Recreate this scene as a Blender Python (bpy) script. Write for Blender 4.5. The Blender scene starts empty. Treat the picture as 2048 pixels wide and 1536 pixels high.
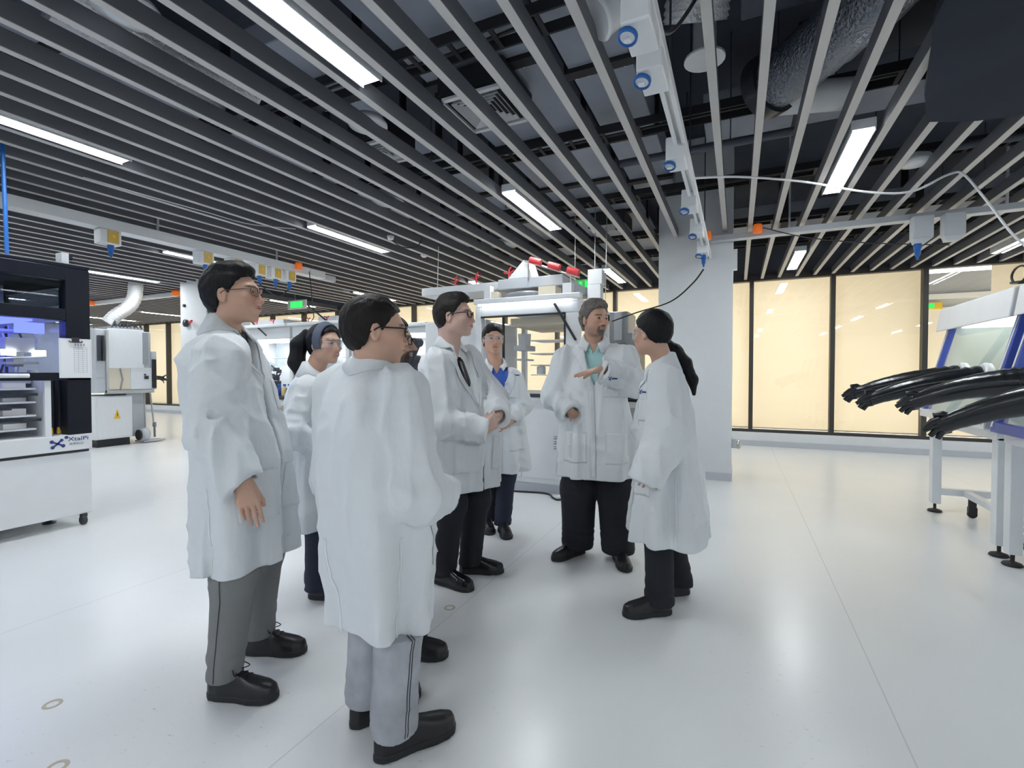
import bpy, math, random
import numpy as np
from mathutils import Vector, Matrix
random.seed(7)
S = bpy.context.scene
C = S.collection
PI = math.pi
# ---------------------------------------------------------------- camera
EYE = np.array([0., 0., 1.32]); YAW = math.radians(24.9); PITCH = math.radians(1.2); FPX = 970.
cam = bpy.data.objects.new('camera', bpy.data.cameras.new('camera'))
C.objects.link(cam); S.camera = cam
cam.location = EYE; cam.rotation_euler = (PI/2 - PITCH, 0, YAW)
cam.data.sensor_width = 36; cam.data.lens = FPX/2048*36; cam.data.clip_start = .05; cam.data.clip_end = 200
# ---------------------------------------------------------------- view and world
S.view_settings.view_transform = 'Standard'; S.view_settings.look = 'None'
S.view_settings.gamma = 1; S.view_settings.use_curve_mapping = False
S.view_settings.exposure = 0.05
W = bpy.data.worlds.new('daylight'); S.world = W; W.use_nodes = True
W.node_tree.nodes['Background'].inputs[0].default_value = (1, .95, .83, 1)
W.node_tree.nodes['Background'].inputs[1].default_value = 4.1
LAMP = 47.0           # radiance of the linear ceiling luminaires
# camera rays turned into points, used while measuring the place: at(px, py, depth)
_F = np.array([-math.sin(YAW)*math.cos(PITCH), math.cos(YAW)*math.cos(PITCH), -math.sin(PITCH)])
_R = np.array([math.cos(YAW), math.sin(YAW), 0.]); _U = np.cross(_R, _F)
def at(px, py, d): return EYE + d*(_F + _R*(px-1024)/FPX + _U*(768-py)/FPX)
# ---------------------------------------------------------------- materials
def mat(name, col, rough=.5, metal=0., spec=.5, noise=0., nscale=8., bump=0., bscale=60., emit=None, es=0., coat=0., alpha=None, stretch=None, trans=0., sheen=0.):
    m = bpy.data.materials.new(name); m.use_nodes = True
    nt = m.node_tree; b = nt.nodes['Principled BSDF']
    b.inputs['Base Color'].default_value = (*col, 1); b.inputs['Roughness'].default_value = rough
    b.inputs['Metallic'].default_value = metal; b.inputs['Specular IOR Level'].default_value = spec
    b.inputs['Coat Weight'].default_value = coat; b.inputs['Transmission Weight'].default_value = trans
    b.inputs['Sheen Weight'].default_value = sheen
    if emit: b.inputs['Emission Color'].default_value = (*emit, 1); b.inputs['Emission Strength'].default_value = es
    if noise or bump:
        tc = nt.nodes.new('ShaderNodeTexCoord'); mp = nt.nodes.new('ShaderNodeMapping')
        nt.links.new(tc.outputs['Object'], mp.inputs[0])
        if stretch: mp.inputs['Scale'].default_value = stretch
    if noise:
        n = nt.nodes.new('ShaderNodeTexNoise'); n.inputs['Scale'].default_value = nscale; n.inputs['Detail'].default_value = 4
        nt.links.new(mp.outputs[0], n.inputs['Vector'])
        r = nt.nodes.new('ShaderNodeMapRange'); r.inputs['From Min'].default_value = .3; r.inputs['From Max'].default_value = .7
        r.inputs['To Min'].default_value = 1-noise; r.inputs['To Max'].default_value = 1+noise*.4
        nt.links.new(n.outputs[0], r.inputs[0])
        mx = nt.nodes.new('ShaderNodeMix'); mx.data_type = 'RGBA'; mx.blend_type = 'MULTIPLY'; mx.inputs[0].default_value = 1
        mx.inputs[6].default_value = (*col, 1); nt.links.new(r.outputs[0], mx.inputs[7]); nt.links.new(mx.outputs[2], b.inputs['Base Color'])
    if bump:
        n2 = nt.nodes.new('ShaderNodeTexNoise'); n2.inputs['Scale'].default_value = bscale; n2.inputs['Detail'].default_value = 3
        nt.links.new(mp.outputs[0], n2.inputs['Vector'])
        bp = nt.nodes.new('ShaderNodeBump'); bp.inputs['Strength'].default_value = bump; bp.inputs['Distance'].default_value = .02 if name.startswith('foil') else .022 if name == 'lab_coat_cloth' else .004
        nt.links.new(n2.outputs[0], bp.inputs['Height']); nt.links.new(bp.outputs[0], b.inputs['Normal'])
    return m
def glass_mat(name, tint=(1, 1, 1), ior=1.45, rough=.02, haze=0.):
    m = bpy.data.materials.new(name); m.use_nodes = True; nt = m.node_tree; nt.nodes.clear()
    out = nt.nodes.new('ShaderNodeOutputMaterial'); t = nt.nodes.new('ShaderNodeBsdfTransparent'); t.inputs[0].default_value = (*tint, 1)
    g = nt.nodes.new('ShaderNodeBsdfGlossy'); g.inputs['Roughness'].default_value = rough
    f = nt.nodes.new('ShaderNodeFresnel'); ge = nt.nodes.new('ShaderNodeNewGeometry'); mr = nt.nodes.new('ShaderNodeMapRange'); mr.inputs[3].default_value = ior; mr.inputs[4].default_value = 1/ior; nt.links.new(ge.outputs['Backfacing'], mr.inputs[0]); nt.links.new(mr.outputs[0], f.inputs[0])
    mx = nt.nodes.new('ShaderNodeMixShader'); nt.links.new(f.outputs[0], mx.inputs[0]); nt.links.new(t.outputs[0], mx.inputs[1]); nt.links.new(g.outputs[0], mx.inputs[2])
    last = mx
    if haze:
        d = nt.nodes.new('ShaderNodeBsdfDiffuse'); d.inputs[0].default_value = (.9, .93, .95, 1)
        m2 = nt.nodes.new('ShaderNodeMixShader'); m2.inputs[0].default_value = haze
        nt.links.new(mx.outputs[0], m2.inputs[1]); nt.links.new(d.outputs[0], m2.inputs[2]); last = m2
    nt.links.new(last.outputs[0], out.inputs[0]); return m
def lum(name, col, s):
    m = bpy.data.materials.new(name); m.use_nodes = True; nt = m.node_tree; nt.nodes.clear()
    out = nt.nodes.new('ShaderNodeOutputMaterial'); e = nt.nodes.new('ShaderNodeEmission'); e.inputs[0].default_value = (*col, 1); e.inputs[1].default_value = s
    nt.links.new(e.outputs[0], out.inputs[0]); return m
M = dict(
 white=mat('white_paint', (.80, .82, .84), .45, noise=.02), white_metal=mat('powder_white', (.78, .81, .84), .35, noise=.02), wall=mat('wall_paint', (.74, .77, .79), .6, noise=.02),
 grey=mat('grey_metal', (.34, .36, .39), .4, .3), lgrey=mat('light_grey', (.55, .58, .62), .45), steel=mat('steel', (.62, .62, .6), .28, .9, noise=.05, nscale=20),
 dark=mat('dark_plastic', (.03, .034, .045), .35), black=mat('black_gloss', (.008, .010, .018), .3, spec=.25), blackm=mat('black_matt', (.015, .016, .02), .6),
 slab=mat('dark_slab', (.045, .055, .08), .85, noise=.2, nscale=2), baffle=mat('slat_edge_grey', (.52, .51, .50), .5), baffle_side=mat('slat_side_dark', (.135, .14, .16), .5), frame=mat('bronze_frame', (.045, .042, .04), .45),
 duct=mat('painted_duct', (.33, .36, .43), .6, noise=.12, nscale=3), duct_d=mat('dark_duct', (.09, .10, .13), .6, noise=.15, nscale=3), foil=mat('foil', (.80, .81, .83), .38, .55, bump=1., bscale=55),
 foil_d=mat('foil_dark', (.30, .33, .38), .35, .9, bump=1., bscale=50), navy=mat('navy_filler', (.020, .027, .046), .8, spec=.2, noise=.3, nscale=1.5), blue=mat('plug_blue', (.01, .12, .42), .4), rblue=mat('frame_blue', (.05, .09, .42), .35),
 gold=mat('socket_gold', (.62, .42, .10), .4), orange=mat('beacon_orange', (.80, .16, .02), .4, emit=(1, .2, .02), es=.25), red=mat('tube_red', (.65, .04, .05), .45), yellow=mat('yellow', (.85, .55, .04), .5),
 rubber=mat('black_rubber', (.012, .014, .018), .22, bump=.25, bscale=30, spec=.6), cream=mat('cream', (.75, .68, .54), .7), tan=mat('cardboard', (.55, .38, .2), .8, noise=.1),
 lamp=lum('lamp_diffuser', (.93, .975, 1), LAMP), led=lum('led_white', (.9, .96, 1), 6.), ledb=lum('led_blue', (.12, .16, 1), 2.5), green=lum('green_sign', (.05, .9, .15), 1.3), greend=mat('sign_dark', (.01, .25, .04), .5),
 glass=glass_mat('clear_glass'), glass_s=glass_mat('smoked_glass', (.75, .8, .85)), goggle=glass_mat('goggle_plastic', (.93, .95, .96), 1.5, .05, .10), paper=mat('paper', (.85, .86, .88), .8, noise=.01),
 ink=mat('print_ink', (.02, .03, .08), .5), logo=mat('logo_blue', (.03, .05, .22), .5), inkgrey=mat('grey_ink', (.35, .37, .42), .7), cable=mat('black_cable', (.02, .02, .022), .5), cablew=mat('white_cable', (.7, .72, .74), .5),
 liq=mat('amber_liquid', (.6, .5, .25), .2), flask=glass_mat('flask_glass', (.88, .92, .93), 1.5, .05, .06), brass=mat('floor_ring', (.50, .46, .36), .6), led_soft=lum('led_soft', (.93, 1, .97), 2.2), pgreen=mat('pale_green_grey', (.55, .62, .58), .4),
)
def floor_mat():
    m = bpy.data.materials.new('epoxy_floor'); m.use_nodes = True; nt = m.node_tree; b = nt.nodes['Principled BSDF']; N = nt.nodes.new; L = nt.links.new
    tc = N('ShaderNodeTexCoord'); sp = N('ShaderNodeSeparateXYZ'); L(tc.outputs['Object'], sp.inputs[0])
    # roll seams every 1.97 m along Y
    a = N('ShaderNodeMath'); a.operation = 'ADD'; a.inputs[1].default_value = 1.41+1.97*20-.985; L(sp.outputs[0], a.inputs[0])
    md = N('ShaderNodeMath'); md.operation = 'MODULO'; md.inputs[1].default_value = 1.97; L(a.outputs[0], md.inputs[0])
    su = N('ShaderNodeMath'); su.operation = 'SUBTRACT'; su.inputs[1].default_value = .985; L(md.outputs[0], su.inputs[0])
    ab = N('ShaderNodeMath'); ab.operation = 'ABSOLUTE'; L(su.outputs[0], ab.inputs[0])
    lt = N('ShaderNodeMapRange'); lt.inputs[1].default_value = .001; lt.inputs[2].default_value = .004; lt.inputs[3].default_value = .78; lt.inputs[4].default_value = 1; L(ab.outputs[0], lt.inputs[0])
    n = N('ShaderNodeTexNoise'); n.inputs['Scale'].default_value = .9; n.inputs['Detail'].default_value = 5; L(tc.outputs['Object'], n.inputs['Vector'])
    r = N('ShaderNodeMapRange'); r.inputs[1].default_value = .3; r.inputs[2].default_value = .7; r.inputs[3].default_value = .95; r.inputs[4].default_value = 1.; L(n.outputs[0], r.inputs[0])
    # scuffs: short dark marks in a few patches
    mp = N('ShaderNodeMapping'); mp.inputs['Scale'].default_value = (9, 26, 1); mp.inputs['Rotation'].default_value = (0, 0, .5); L(tc.outputs['Object'], mp.inputs[0])
    s = N('ShaderNodeTexNoise'); s.inputs['Scale'].default_value = 2.2; s.inputs['Detail'].default_value = 6; s.inputs['Roughness'].default_value = .75; L(mp.outputs[0], s.inputs['Vector'])
    sr = N('ShaderNodeMapRange'); sr.inputs[1].default_value = .62; sr.inputs[2].default_value = .68; L(s.outputs[0], sr.inputs[0])
    p = N('ShaderNodeTexNoise'); p.inputs['Scale'].default_value = .7; L(tc.outputs['Object'], p.inputs['Vector'])
    pr = N('ShaderNodeMapRange'); pr.inputs[1].default_value = .47; pr.inputs[2].default_value = .58; L(p.outputs[0], pr.inputs[0])
    mu = N('ShaderNodeMath'); mu.operation = 'MULTIPLY'; L(sr.outputs[0], mu.inputs[0]); L(pr.outputs[0], mu.inputs[1])
    k = N('ShaderNodeMapRange'); k.inputs[3].default_value = 1; k.inputs[4].default_value = .66; L(mu.outputs[0], k.inputs[0])
    q = N('ShaderNodeMath'); q.operation = 'MULTIPLY'; L(lt.outputs[0], q.inputs[0]); L(r.outputs[0], q.inputs[1])
    q2 = N('ShaderNodeMath'); q2.operation = 'MULTIPLY'; L(q.outputs[0], q2.inputs[0]); L(k.outputs[0], q2.inputs[1])
    mx = N('ShaderNodeMix'); mx.data_type = 'RGBA'; mx.blend_type = 'MULTIPLY'; mx.inputs[0].default_value = 1; mx.inputs[6].default_value = (.83, .85, .86, 1)
    L(q2.outputs[0], mx.inputs[7]); L(mx.outputs[2], b.inputs['Base Color'])
    b.inputs['Roughness'].default_value = .27; b.inputs['Specular IOR Level'].default_value = .6
    return m
M['floor'] = floor_mat()
def blind_mat():
    m = bpy.data.materials.new('cream_blind'); m.use_nodes = True; nt = m.node_tree; nt.nodes.clear()
    out = nt.nodes.new('ShaderNodeOutputMaterial'); d = nt.nodes.new('ShaderNodeBsdfDiffuse'); t = nt.nodes.new('ShaderNodeBsdfTranslucent'); mx = nt.nodes.new('ShaderNodeMixShader')
    d.inputs[0].default_value = (.86, .82, .72, 1); t.inputs[0].default_value = (.92, .86, .73, 1); mx.inputs[0].default_value = .55
    nt.links.new(d.outputs[0], mx.inputs[1]); nt.links.new(t.outputs[0], mx.inputs[2]); nt.links.new(mx.outputs[0], out.inputs[0]); return m
M['blind'] = blind_mat()
# ---------------------------------------------------------------- mesh helpers
class MB:
    def __init__(s): s.v = []; s.f = []; s.mi = []; s.sm = []
    def add(s, v, f, mi=0, smooth=False):
        o = len(s.v); s.v += [tuple(float(c) for c in p) for p in v]; s.f += [tuple(i+o for i in q) for q in f]; s.mi += [mi]*len(f); s.sm += [smooth]*len(f); return s
    def box(s, x0, x1, y0, y1, z0, z1, mi=0):
        return s.add([(x0,y0,z0),(x1,y0,z0),(x1,y1,z0),(x0,y1,z0),(x0,y0,z1),(x1,y0,z1),(x1,y1,z1),(x0,y1,z1)],
                     [(0,3,2,1),(4,5,6,7),(0,1,5,4),(1,2,6,5),(2,3,7,6),(3,0,4,7)], mi)
    def bar(s, p, q, w, h, up=(0,0,1), mi=0):
        p, q = Vector(p), Vector(q); d = (q-p).normalized(); u = Vector(up)
        sd = d.cross(u); sd = sd.normalized() if sd.length > 1e-6 else Vector((1,0,0)); u = sd.cross(d)
        c = [(-w/2,-h/2),(w/2,-h/2),(w/2,h/2),(-w/2,h/2)]
        return s.add([a+sd*i+u*j for a in (p,q) for i,j in c], [(0,1,2,3),(7,6,5,4),(0,4,5,1),(1,5,6,2),(2,6,7,3),(3,7,4,0)], mi)
    def tube(s, path, r, n=8, mi=0, cap=True):
        P = [Vector(p) for p in path]; rr = r if hasattr(r, '__len__') else [r]*len(P); vs = []; fs = []
        t = (P[1]-P[0]).normalized(); ref = Vector((0,0,1)) if abs(t.z) < .9 else Vector((1,0,0)); a = t.cross(ref).normalized()
        for i, p in enumerate(P):
            t = (P[min(i+1,len(P)-1)]-P[max(i-1,0)]).normalized(); a = (a - t*a.dot(t)).normalized(); b = t.cross(a)
            vs += [p + (a*math.cos(2*PI*k/n)+b*math.sin(2*PI*k/n))*rr[i] for k in range(n)]
        for i in range(len(P)-1):
            for k in range(n): fs.append((i*n+k, i*n+(k+1)%n, (i+1)*n+(k+1)%n, (i+1)*n+k))
        s.add(vs, fs, mi, True)
        if cap: s.add(vs[:n], [tuple(range(n))[::-1]], mi); s.add(vs[-n:], [tuple(range(n))], mi)
        return s
    def lathe(s, prof, c=(0,0,0), axis=(0,0,1), n=20, mi=0):
        ax = Vector(axis).normalized(); ref = Vector((1,0,0)) if abs(ax.x) < .9 else Vector((0,1,0)); a = ax.cross(ref).normalized(); b = ax.cross(a); c = Vector(c)
        vs = [c + ax*z + (a*math.cos(2*PI*k/n)+b*math.sin(2*PI*k/n))*r for r, z in prof for k in range(n)]; fs = []
        for i in range(len(prof)-1):
            for k in range(n): fs.append((i*n+k, i*n+(k+1)%n, (i+1)*n+(k+1)%n, (i+1)*n+k))
        s.add(vs, fs, mi, True); s.add(vs[:n], [tuple(range(n))[::-1]], mi); s.add(vs[-n:], [tuple(range(n))], mi); return s
    def poly(s, pts, off, mi=0):
        n = len(pts); off = Vector(off); P = [Vector(p) for p in pts]
        return s.add(P+[p+off for p in P], [tuple(range(n))[::-1], tuple(range(n, 2*n))]+[(i,(i+1)%n,n+(i+1)%n,n+i) for i in range(n)], mi)
    def obj(s, name, m, parent=None, bevel=0., smooth=False, loc=None):
        me = bpy.data.meshes.new(name); off = Vector(loc) if loc is not None else Vector((0,0,0))
        if parent is not None and loc is None: off = world_loc(parent)
        me.from_pydata([Vector(v)-off for v in s.v], [], s.f); me.update()
        ms = m if isinstance(m, (list, tuple)) else [m]
        for x in ms: me.materials.append(M[x] if isinstance(x, str) else x)
        me.polygons.foreach_set('material_index', s.mi); me.polygons.foreach_set('use_smooth', [bool(a or smooth) for a in s.sm])
        o = bpy.data.objects.new(name, me); C.objects.link(o)
        if parent is not None: o.parent = parent; o.location = off - world_loc(parent)
        else: o.location = off
        if bevel:
            b = o.modifiers.new('bevel', 'BEVEL'); b.width = bevel; b.segments = 2; b.limit_method = 'ANGLE'
            b.harden_normals = False
        return o
def world_loc(o):
    v = Vector(o.location)
    while o.parent is not None: o = o.parent; v += Vector(o.location)
    return v
def tag(o, label, cat, group=None, kind=None):
    o['label'] = label; o['category'] = cat
    if group: o['group'] = group
    if kind: o['kind'] = kind
    return o
def thing(name, loc, label, cat, group=None):
    o = bpy.data.objects.new(name, None); o.empty_display_size = .1; C.objects.link(o); o.location = loc; return tag(o, label, cat, group)
def struct(name, mb, m, **k):
    o = mb.obj(name, m, **k); o['kind'] = 'structure'; return o
def dup(o, dloc, label=None, group=None):
    c = o.copy(); C.objects.link(c); c.location = Vector(o.location)+Vector(dloc)
    if label: c['label'] = label
    if group: c['group'] = group
    for ch in [x for x in C.objects if x.parent == o]:
        d = ch.copy(); C.objects.link(d); d.parent = c
        for g in [x for x in C.objects if x.parent == ch]:
            e = g.copy(); C.objects.link(e); e.parent = d
    return c
def curve_pts(P, n=10):
    """Catmull-Rom through P"""
    P = [Vector(p) for p in P]; out = []
    for i in range(len(P)-1):
        a, b, c, d = P[max(i-1,0)], P[i], P[i+1], P[min(i+2,len(P)-1)]
        for k in range(n):
            t = k/n; out.append(.5*((2*b)+(c-a)*t+(2*a-5*b+4*c-d)*t*t+(3*b-a-3*c+d)*t**3))
    return out+[P[-1]]
# ================================================================ THE ROOM
XL, XR, YB, YW, ZB = -22., 8., -7., 10., 3.05
struct('floor', MB().box(XL, XR, YB, 13.5, -.1, 0), 'floor')
struct('ceiling', MB().box(XL, XR, YB, 13.5, 4.25, 4.4), 'slab')
struct('wall_left', MB().box(XL-.15, XL, YB, 13.5, 0, 4.25), 'wall')
struct('wall_right', MB().box(XR, XR+.15, YB, 10.1, 0, 4.25), 'wall')
struct('wall_back', MB().box(XL, XR, YB-.15, YB, 0, 4.25), 'wall')
struct('wall_front', MB().box(XL, XR, YW, YW+.12, 3.12, 4.25), 'duct_d')
struct('baseboard_front', MB().box(XL, XR, YW-.06, YW+.12, 0, .25).box(XL, XR, YW-.09, YW-.06, 0, .10, 1), ('white', 'lgrey'))
struct('trim_1', MB().box(XL, XR, YW-.04, YW+.1, 3.02, 3.12), 'frame')
struct('trim_2', MB().box(XL, XR, YW-.04, YW+.1, .25, .30), 'frame')
MX = [.23+1.265*k for k in range(-17, 6)]
for i, x in enumerate(MX[:-1]):
    x1 = MX[i+1]
    w = struct('window_%d' % (i+1), MB().box(x-.035, x+.035, YW-.04, YW+.1, .30, 3.02), 'frame')
    g = MB().box(x+.035, x1-.035, YW+.02, YW+.026, .30, 3.02).obj('pane', 'glass', w)
    if x < 2.5 or x > 3.9:
        b = MB().box(x-.01, x1-.02, YW+.14, YW+.143, .325, 3.06, 0).box(x-.01, x1-.02, YW+.13, YW+.155, .302, .325, 1).obj('roller_blind', ('blind', 'cream'), loc=(x+.6, YW+.14, .375))
        tag(b, 'cream backlit roller blind lowered behind the dark framed glass wall', 'blind', 'cream blinds along the glass wall')
# the bay whose blind leaves its upper part open
b = MB().box(2.76, 4.0, YW+.14, YW+.143, .325, 2.36, 0).box(2.76, 4.0, YW+.13, YW+.155, .302, .325, 1).box(3.62, 4.0, YW+.14, YW+.143, 2.36, 3.06, 0).obj('roller_blind', ('blind', 'cream'), loc=(3.4, YW+.14, .375))
tag(b, 'cream blind with its upper part open, behind the glovebox workstation', 'blind')
mb = MB()
mb.box(2.4, 4.2, 11.6, 11.65, 1.9, 3.2); mb.box(2.4, 4.2, 11.5, 11.6, 2.70, 2.80, 1); mb.box(2.4, 4.2, 11.5, 11.6, 2.50, 2.55, 1)
struct('wall_corridor', mb, ('lgrey', 'white'))
e = MB().box(3.05, 3.42, 11.47, 11.5, 2.52, 2.64).obj('exit_sign', 'yellow', loc=(3.2, 11.48, 2.55)); tag(e, 'small yellow-green lit sign seen through the open glass bay at right', 'sign')
MB().box(3.12, 3.30, 11.46, 11.47, 2.54, 2.62).obj('sign_face', 'green', e)
# columns
struct('wall_column_centre', MB().box(-.93, -.06, 6.5, 7.3, 0, 4.25), 'wall')
struct('baseboard_centre', MB().box(-.94, -.05, 6.49, 7.31, 0, .10), 'lgrey')
struct('wall_column_left', MB().box(-9.72, -8.95, 5.8, 6.7, 0, 4.25), 'wall')
struct('baseboard_left', MB().box(-9.73, -8.94, 5.79, 6.71, 0, .10), 'lgrey')
# floor rings
for x, y, l in ((-1.46, 2.31, 'small tan ring in the floor by the shoes of the man with the tie'), (-2.47, .96, 'small tan ring in the floor at lower left of the room'), (-2.06, .81, 'small tan ring in the floor nearest the bottom edge at left')):
    n = 28; mb = MB(); vs = [(r*math.cos(2*PI*k/n), r*math.sin(2*PI*k/n), z) for r, z in ((.032, .0004), (.030, .0025), (.021, .0025), (.019, .0004)) for k in range(n)]
    mb.add(vs, [(j*n+k, j*n+(k+1) % n, (j+1)*n+(k+1) % n, (j+1)*n+k) for j in range(3) for k in range(n)], 0, True); o = mb.obj('floor_ring', 'brass'); o.location = (x, y, 0); tag(o, l, 'floor marker')
# ---------------------------------------------------------------- slatted ceiling
BX = [-.148-.285*k for k in range(2, 76)] + [-.148] + [-.148+.272*k for k in range(1, 29)]
GAPS = [-2.0, .804]
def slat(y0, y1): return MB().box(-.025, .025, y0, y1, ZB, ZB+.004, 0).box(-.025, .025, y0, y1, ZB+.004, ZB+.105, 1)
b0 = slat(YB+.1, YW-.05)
proto = None
for x in BX:
    if abs(x+.148-0) < 1e-6 or not -.93 < x < -.06 or True:
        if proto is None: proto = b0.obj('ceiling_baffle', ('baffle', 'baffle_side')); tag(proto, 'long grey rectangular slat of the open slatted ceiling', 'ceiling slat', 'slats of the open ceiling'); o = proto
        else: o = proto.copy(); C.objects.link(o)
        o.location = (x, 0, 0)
# slats that meet the column stop in front of it
for o in [o for o in C.objects if o.name.startswith('ceiling_baffle') and (-.96 < o.location.x < -.04 or -9.75 < o.location.x < -8.92)]:
    x = o.location.x; yc = 6.5 if x > -2 else 5.8; ye = 7.3 if x > -2 else 6.7
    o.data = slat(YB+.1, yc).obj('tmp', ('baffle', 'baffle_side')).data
    bpy.data.objects.remove(bpy.data.objects['tmp'])
# ---------------------------------------------------------------- linear luminaires
def light(x, y0, y1, label):
    t = thing('linear_ceiling_light', (x, (y0+y1)/2, ZB), label, 'ceiling light', 'linear ceiling lights between the slats')
    MB().box(x-.075, x+.075, y0-.02, y1+.02, ZB+.02, ZB+.09).box(x-.075, x-.067, y0-.02, y1+.02, ZB+.002, ZB+.02).box(x+.067, x+.075, y0-.02, y1+.02, ZB+.002, ZB+.02).obj('light_housing', 'white_metal', t)
    MB().box(x-.064, x+.064, y0, y1, ZB+.004, ZB+.018).obj('light_diffuser', 'lamp', t)
    return t
xs = [-20.69, -18.0, -15.2, -12.55, -9.98, -7.41, -4.57, -2.0, .804, 3.38, 5.95]
named = {(-2.0, 1): 'long bright linear ceiling light nearest the camera, top centre-left', (-4.57, 1): 'bright linear ceiling light at the left edge of the picture above the machine',
 (-4.57, 2): 'linear ceiling light in the middle of the slats above the headband woman', (-2.0, 2): 'linear ceiling light above the man with the tie, right of the square air grille',
 (.804, 2): 'linear ceiling light right of the column, by the hanging white cable', (-7.41, 2): 'linear ceiling light behind the row of gold sockets at left', (-9.98, 2): 'linear ceiling light just right of the black machine top',
 (-2.0, 3): 'short looking linear light left of the white column near the glass wall', (.804, 3): 'small distant linear light right of the column near the glass wall', (3.38, 3): 'linear ceiling light at the far right edge',
 (-4.57, 3): 'distant linear light above the central enclosure roof', (-7.41, 3): 'distant linear light above the near man with glasses', (-9.98, 3): 'distant linear light above the left exit sign'}
rows = [(-5.6, -4.3), (-2.3, -1.0), (1.0, 2.3), (4.25, 5.55), (8.05, 9.3)]
for x in xs:
    for j, (a, b_) in enumerate(rows):
        if (x, j-1) == (.804, 1): continue
        near = 'behind the viewer' if j < 2 else 'far left over the machines' if x < -8 else 'over the right side of the hall'
        light(x, a, b_, named.get((x, j-1), 'linear ceiling light set between grey slats ' + near))
# ---------------------------------------------------------------- services above the slats
def rectduct(name, x0, x1, y0, y1, z0, z1, label, axis='y', step=1.15, m='duct', fl='blackm', group='insulated ducts above the slats'):
    o = MB().box(x0, x1, y0, y1, z0, z1).obj(name, m, bevel=.01, loc=((x0+x1)/2, (y0+y1)/2, z0)); tag(o, label, 'air duct', group)
    a, b = (y0, y1) if axis == 'y' else (x0, x1); t = a+step*.6
    while t < b:
        if axis == 'y': f = MB().box(x0-.03, x1+.03, t-.045, t+.045, z0-.035, z0).box(x0-.035, x0-.005, t-.04, t+.04, z0, 4.24).box(x1+.005, x1+.035, t-.04, t+.04, z0, 4.24)
        else: f = MB().box(t-.045, t+.045, y0-.03, y1+.03, z0-.035, z0).box(t-.04, t+.04, y0-.035, y0-.005, z0, 4.24).box(t-.04, t+.04, y1+.005, y1+.035, z0, 4.24)
        for k in range(5):
            if axis == 'y': f.box(x0+(x1-x0)*(k+.5)/5-.012, x0+(x1-x0)*(k+.5)/5+.002, t+.046, t+.06, z0-.03, z0-.01, 1)
        f.obj('duct_bracket', (fl, 'white'), o); t += step
rectduct('air_duct', -2.15, -1.30, 1.3, 9.8, 3.52, 3.85, 'wide grey rectangular air duct above the slats behind the square grille')
rectduct('air_duct', -1.18, -.72, .6, 6.4, 3.62, 3.9, 'narrower grey rectangular air duct right of the widest one')
rectduct('air_duct', -3.15, -2.75, 2.3, 9.6, 3.53, 3.7, 'slim grey rectangular air duct left of the widest one', m='duct')
rectduct('air_duct', -4.5, -4.1, 1.0, 9.0, 3.53, 3.72, 'slim grey rectangular duct above the left slats')
rectduct('air_duct', -.3, 6.5, 4.75, 5.25, 3.62, 3.85, 'grey duct crossing above the right slats', 'x', 1.3)
rectduct('air_duct', .0, 6.5, 3.1, 3.75, 3.75, 3.95, 'grey duct crossing above the silver tube at top right', 'x', 1.5, 'duct_d')
rectduct('air_duct', -.3, 6.5, 7.9, 8.5, 3.5, 3.75, 'grey duct crossing near the glass wall at right', 'x', 1.5, 'duct')
rectduct('air_duct', -.5, 6.5, 1.9, 2.5, 3.85, 4.05, 'dark duct crossing at the top edge', 'x', 1.5, 'duct')
RODS = []
for y, z, x0, x1 in ((2.75, 3.41, -6, -.8), (4.3, 3.41, -9, 6.5), (5.9, 3.41, -9, 6.5), (7.6, 3.41, -9, 6.5), (8.9, 3.41, -9, 6.5)):
    mb = MB().box(x0, x1, y-.1, y-.085, z, z+.07).box(x0, x1, y+.085, y+.1, z, z+.07)
    x = x0+.1
    while x < x1: mb.box(x, x+.03, y-.085, y+.085, z, z+.012); x += .3
    o = mb.obj('cable_tray', 'blackm', loc=(x0, y, z)); tag(o, 'black ladder cable tray running across above the slats', 'cable tray', 'black cable trays above the slats')
    x = x0+.4
    while x < x1:
        if not any(q0-.05 < x < q1+.05 for q0, q1 in ((-2.2, -1.25), (-1.25, -.68), (-3.2, -2.7), (-4.55, -4.05))): RODS.append((x, y-.092, z+.07))
        x += 1.4
    MB().tube(curve_pts([(x0+.2+(x1-x0)*k/8, y+.03*math.sin(k*2.3), z+.02) for k in range(8)], 4), .012, 6).obj('cable_run', 'cable', o)
RODS += [(.26+.37*k, 4.22, 3.48) for k in range(4)] + [(-.5, 5.4, 3.2), (-.55, 3.1, 3.2), (-.48, 3.9, 3.2), (-2.45, 3.6, 3.2), (-2.4, 5.0, 3.2)]
for x, y, z in RODS:
    o = MB().tube([(x, y, z), (x, y, 4.25)], .005, 5).obj('threaded_rod', 'dark', loc=(x, y, z)); tag(o, 'thin dark threaded rod hanging from the dark slab', 'rod', 'threaded hanging rods')
for i, (x, y) in enumerate(((-.42, 4.62), (-3.6, 5.2), (-5.9, 4.65), (2.2, 5.5))):
    o = MB().tube([(x-.6, y, 3.3), (x+.9, y+.02, 3.32)], .035, 10).obj('water_pipe', 'duct_d', loc=(x, y, 3.3)); MB().tube([(x+.35, y, 3.3), (x+.35, y, 4.25)], .005, 5).obj('pipe_hanger', 'dark', o); tag(o, ['dark pipe crossing by the white trunking', 'dark pipe above the grille', 'dark pipe above the left slats', 'dark pipe above the right busway'][i], 'pipe')
def flex(path, r, m, label, n=20):
    P = curve_pts(path, 14); mb = MB(); rr = [r*(1+.035*math.sin(i*2.1)) for i in range(len(P))]; mb.tube(P, rr, n, 0)
    o = mb.obj('flexible_duct', m, loc=P[0]); tag(o, label, 'air duct'); return o
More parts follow.
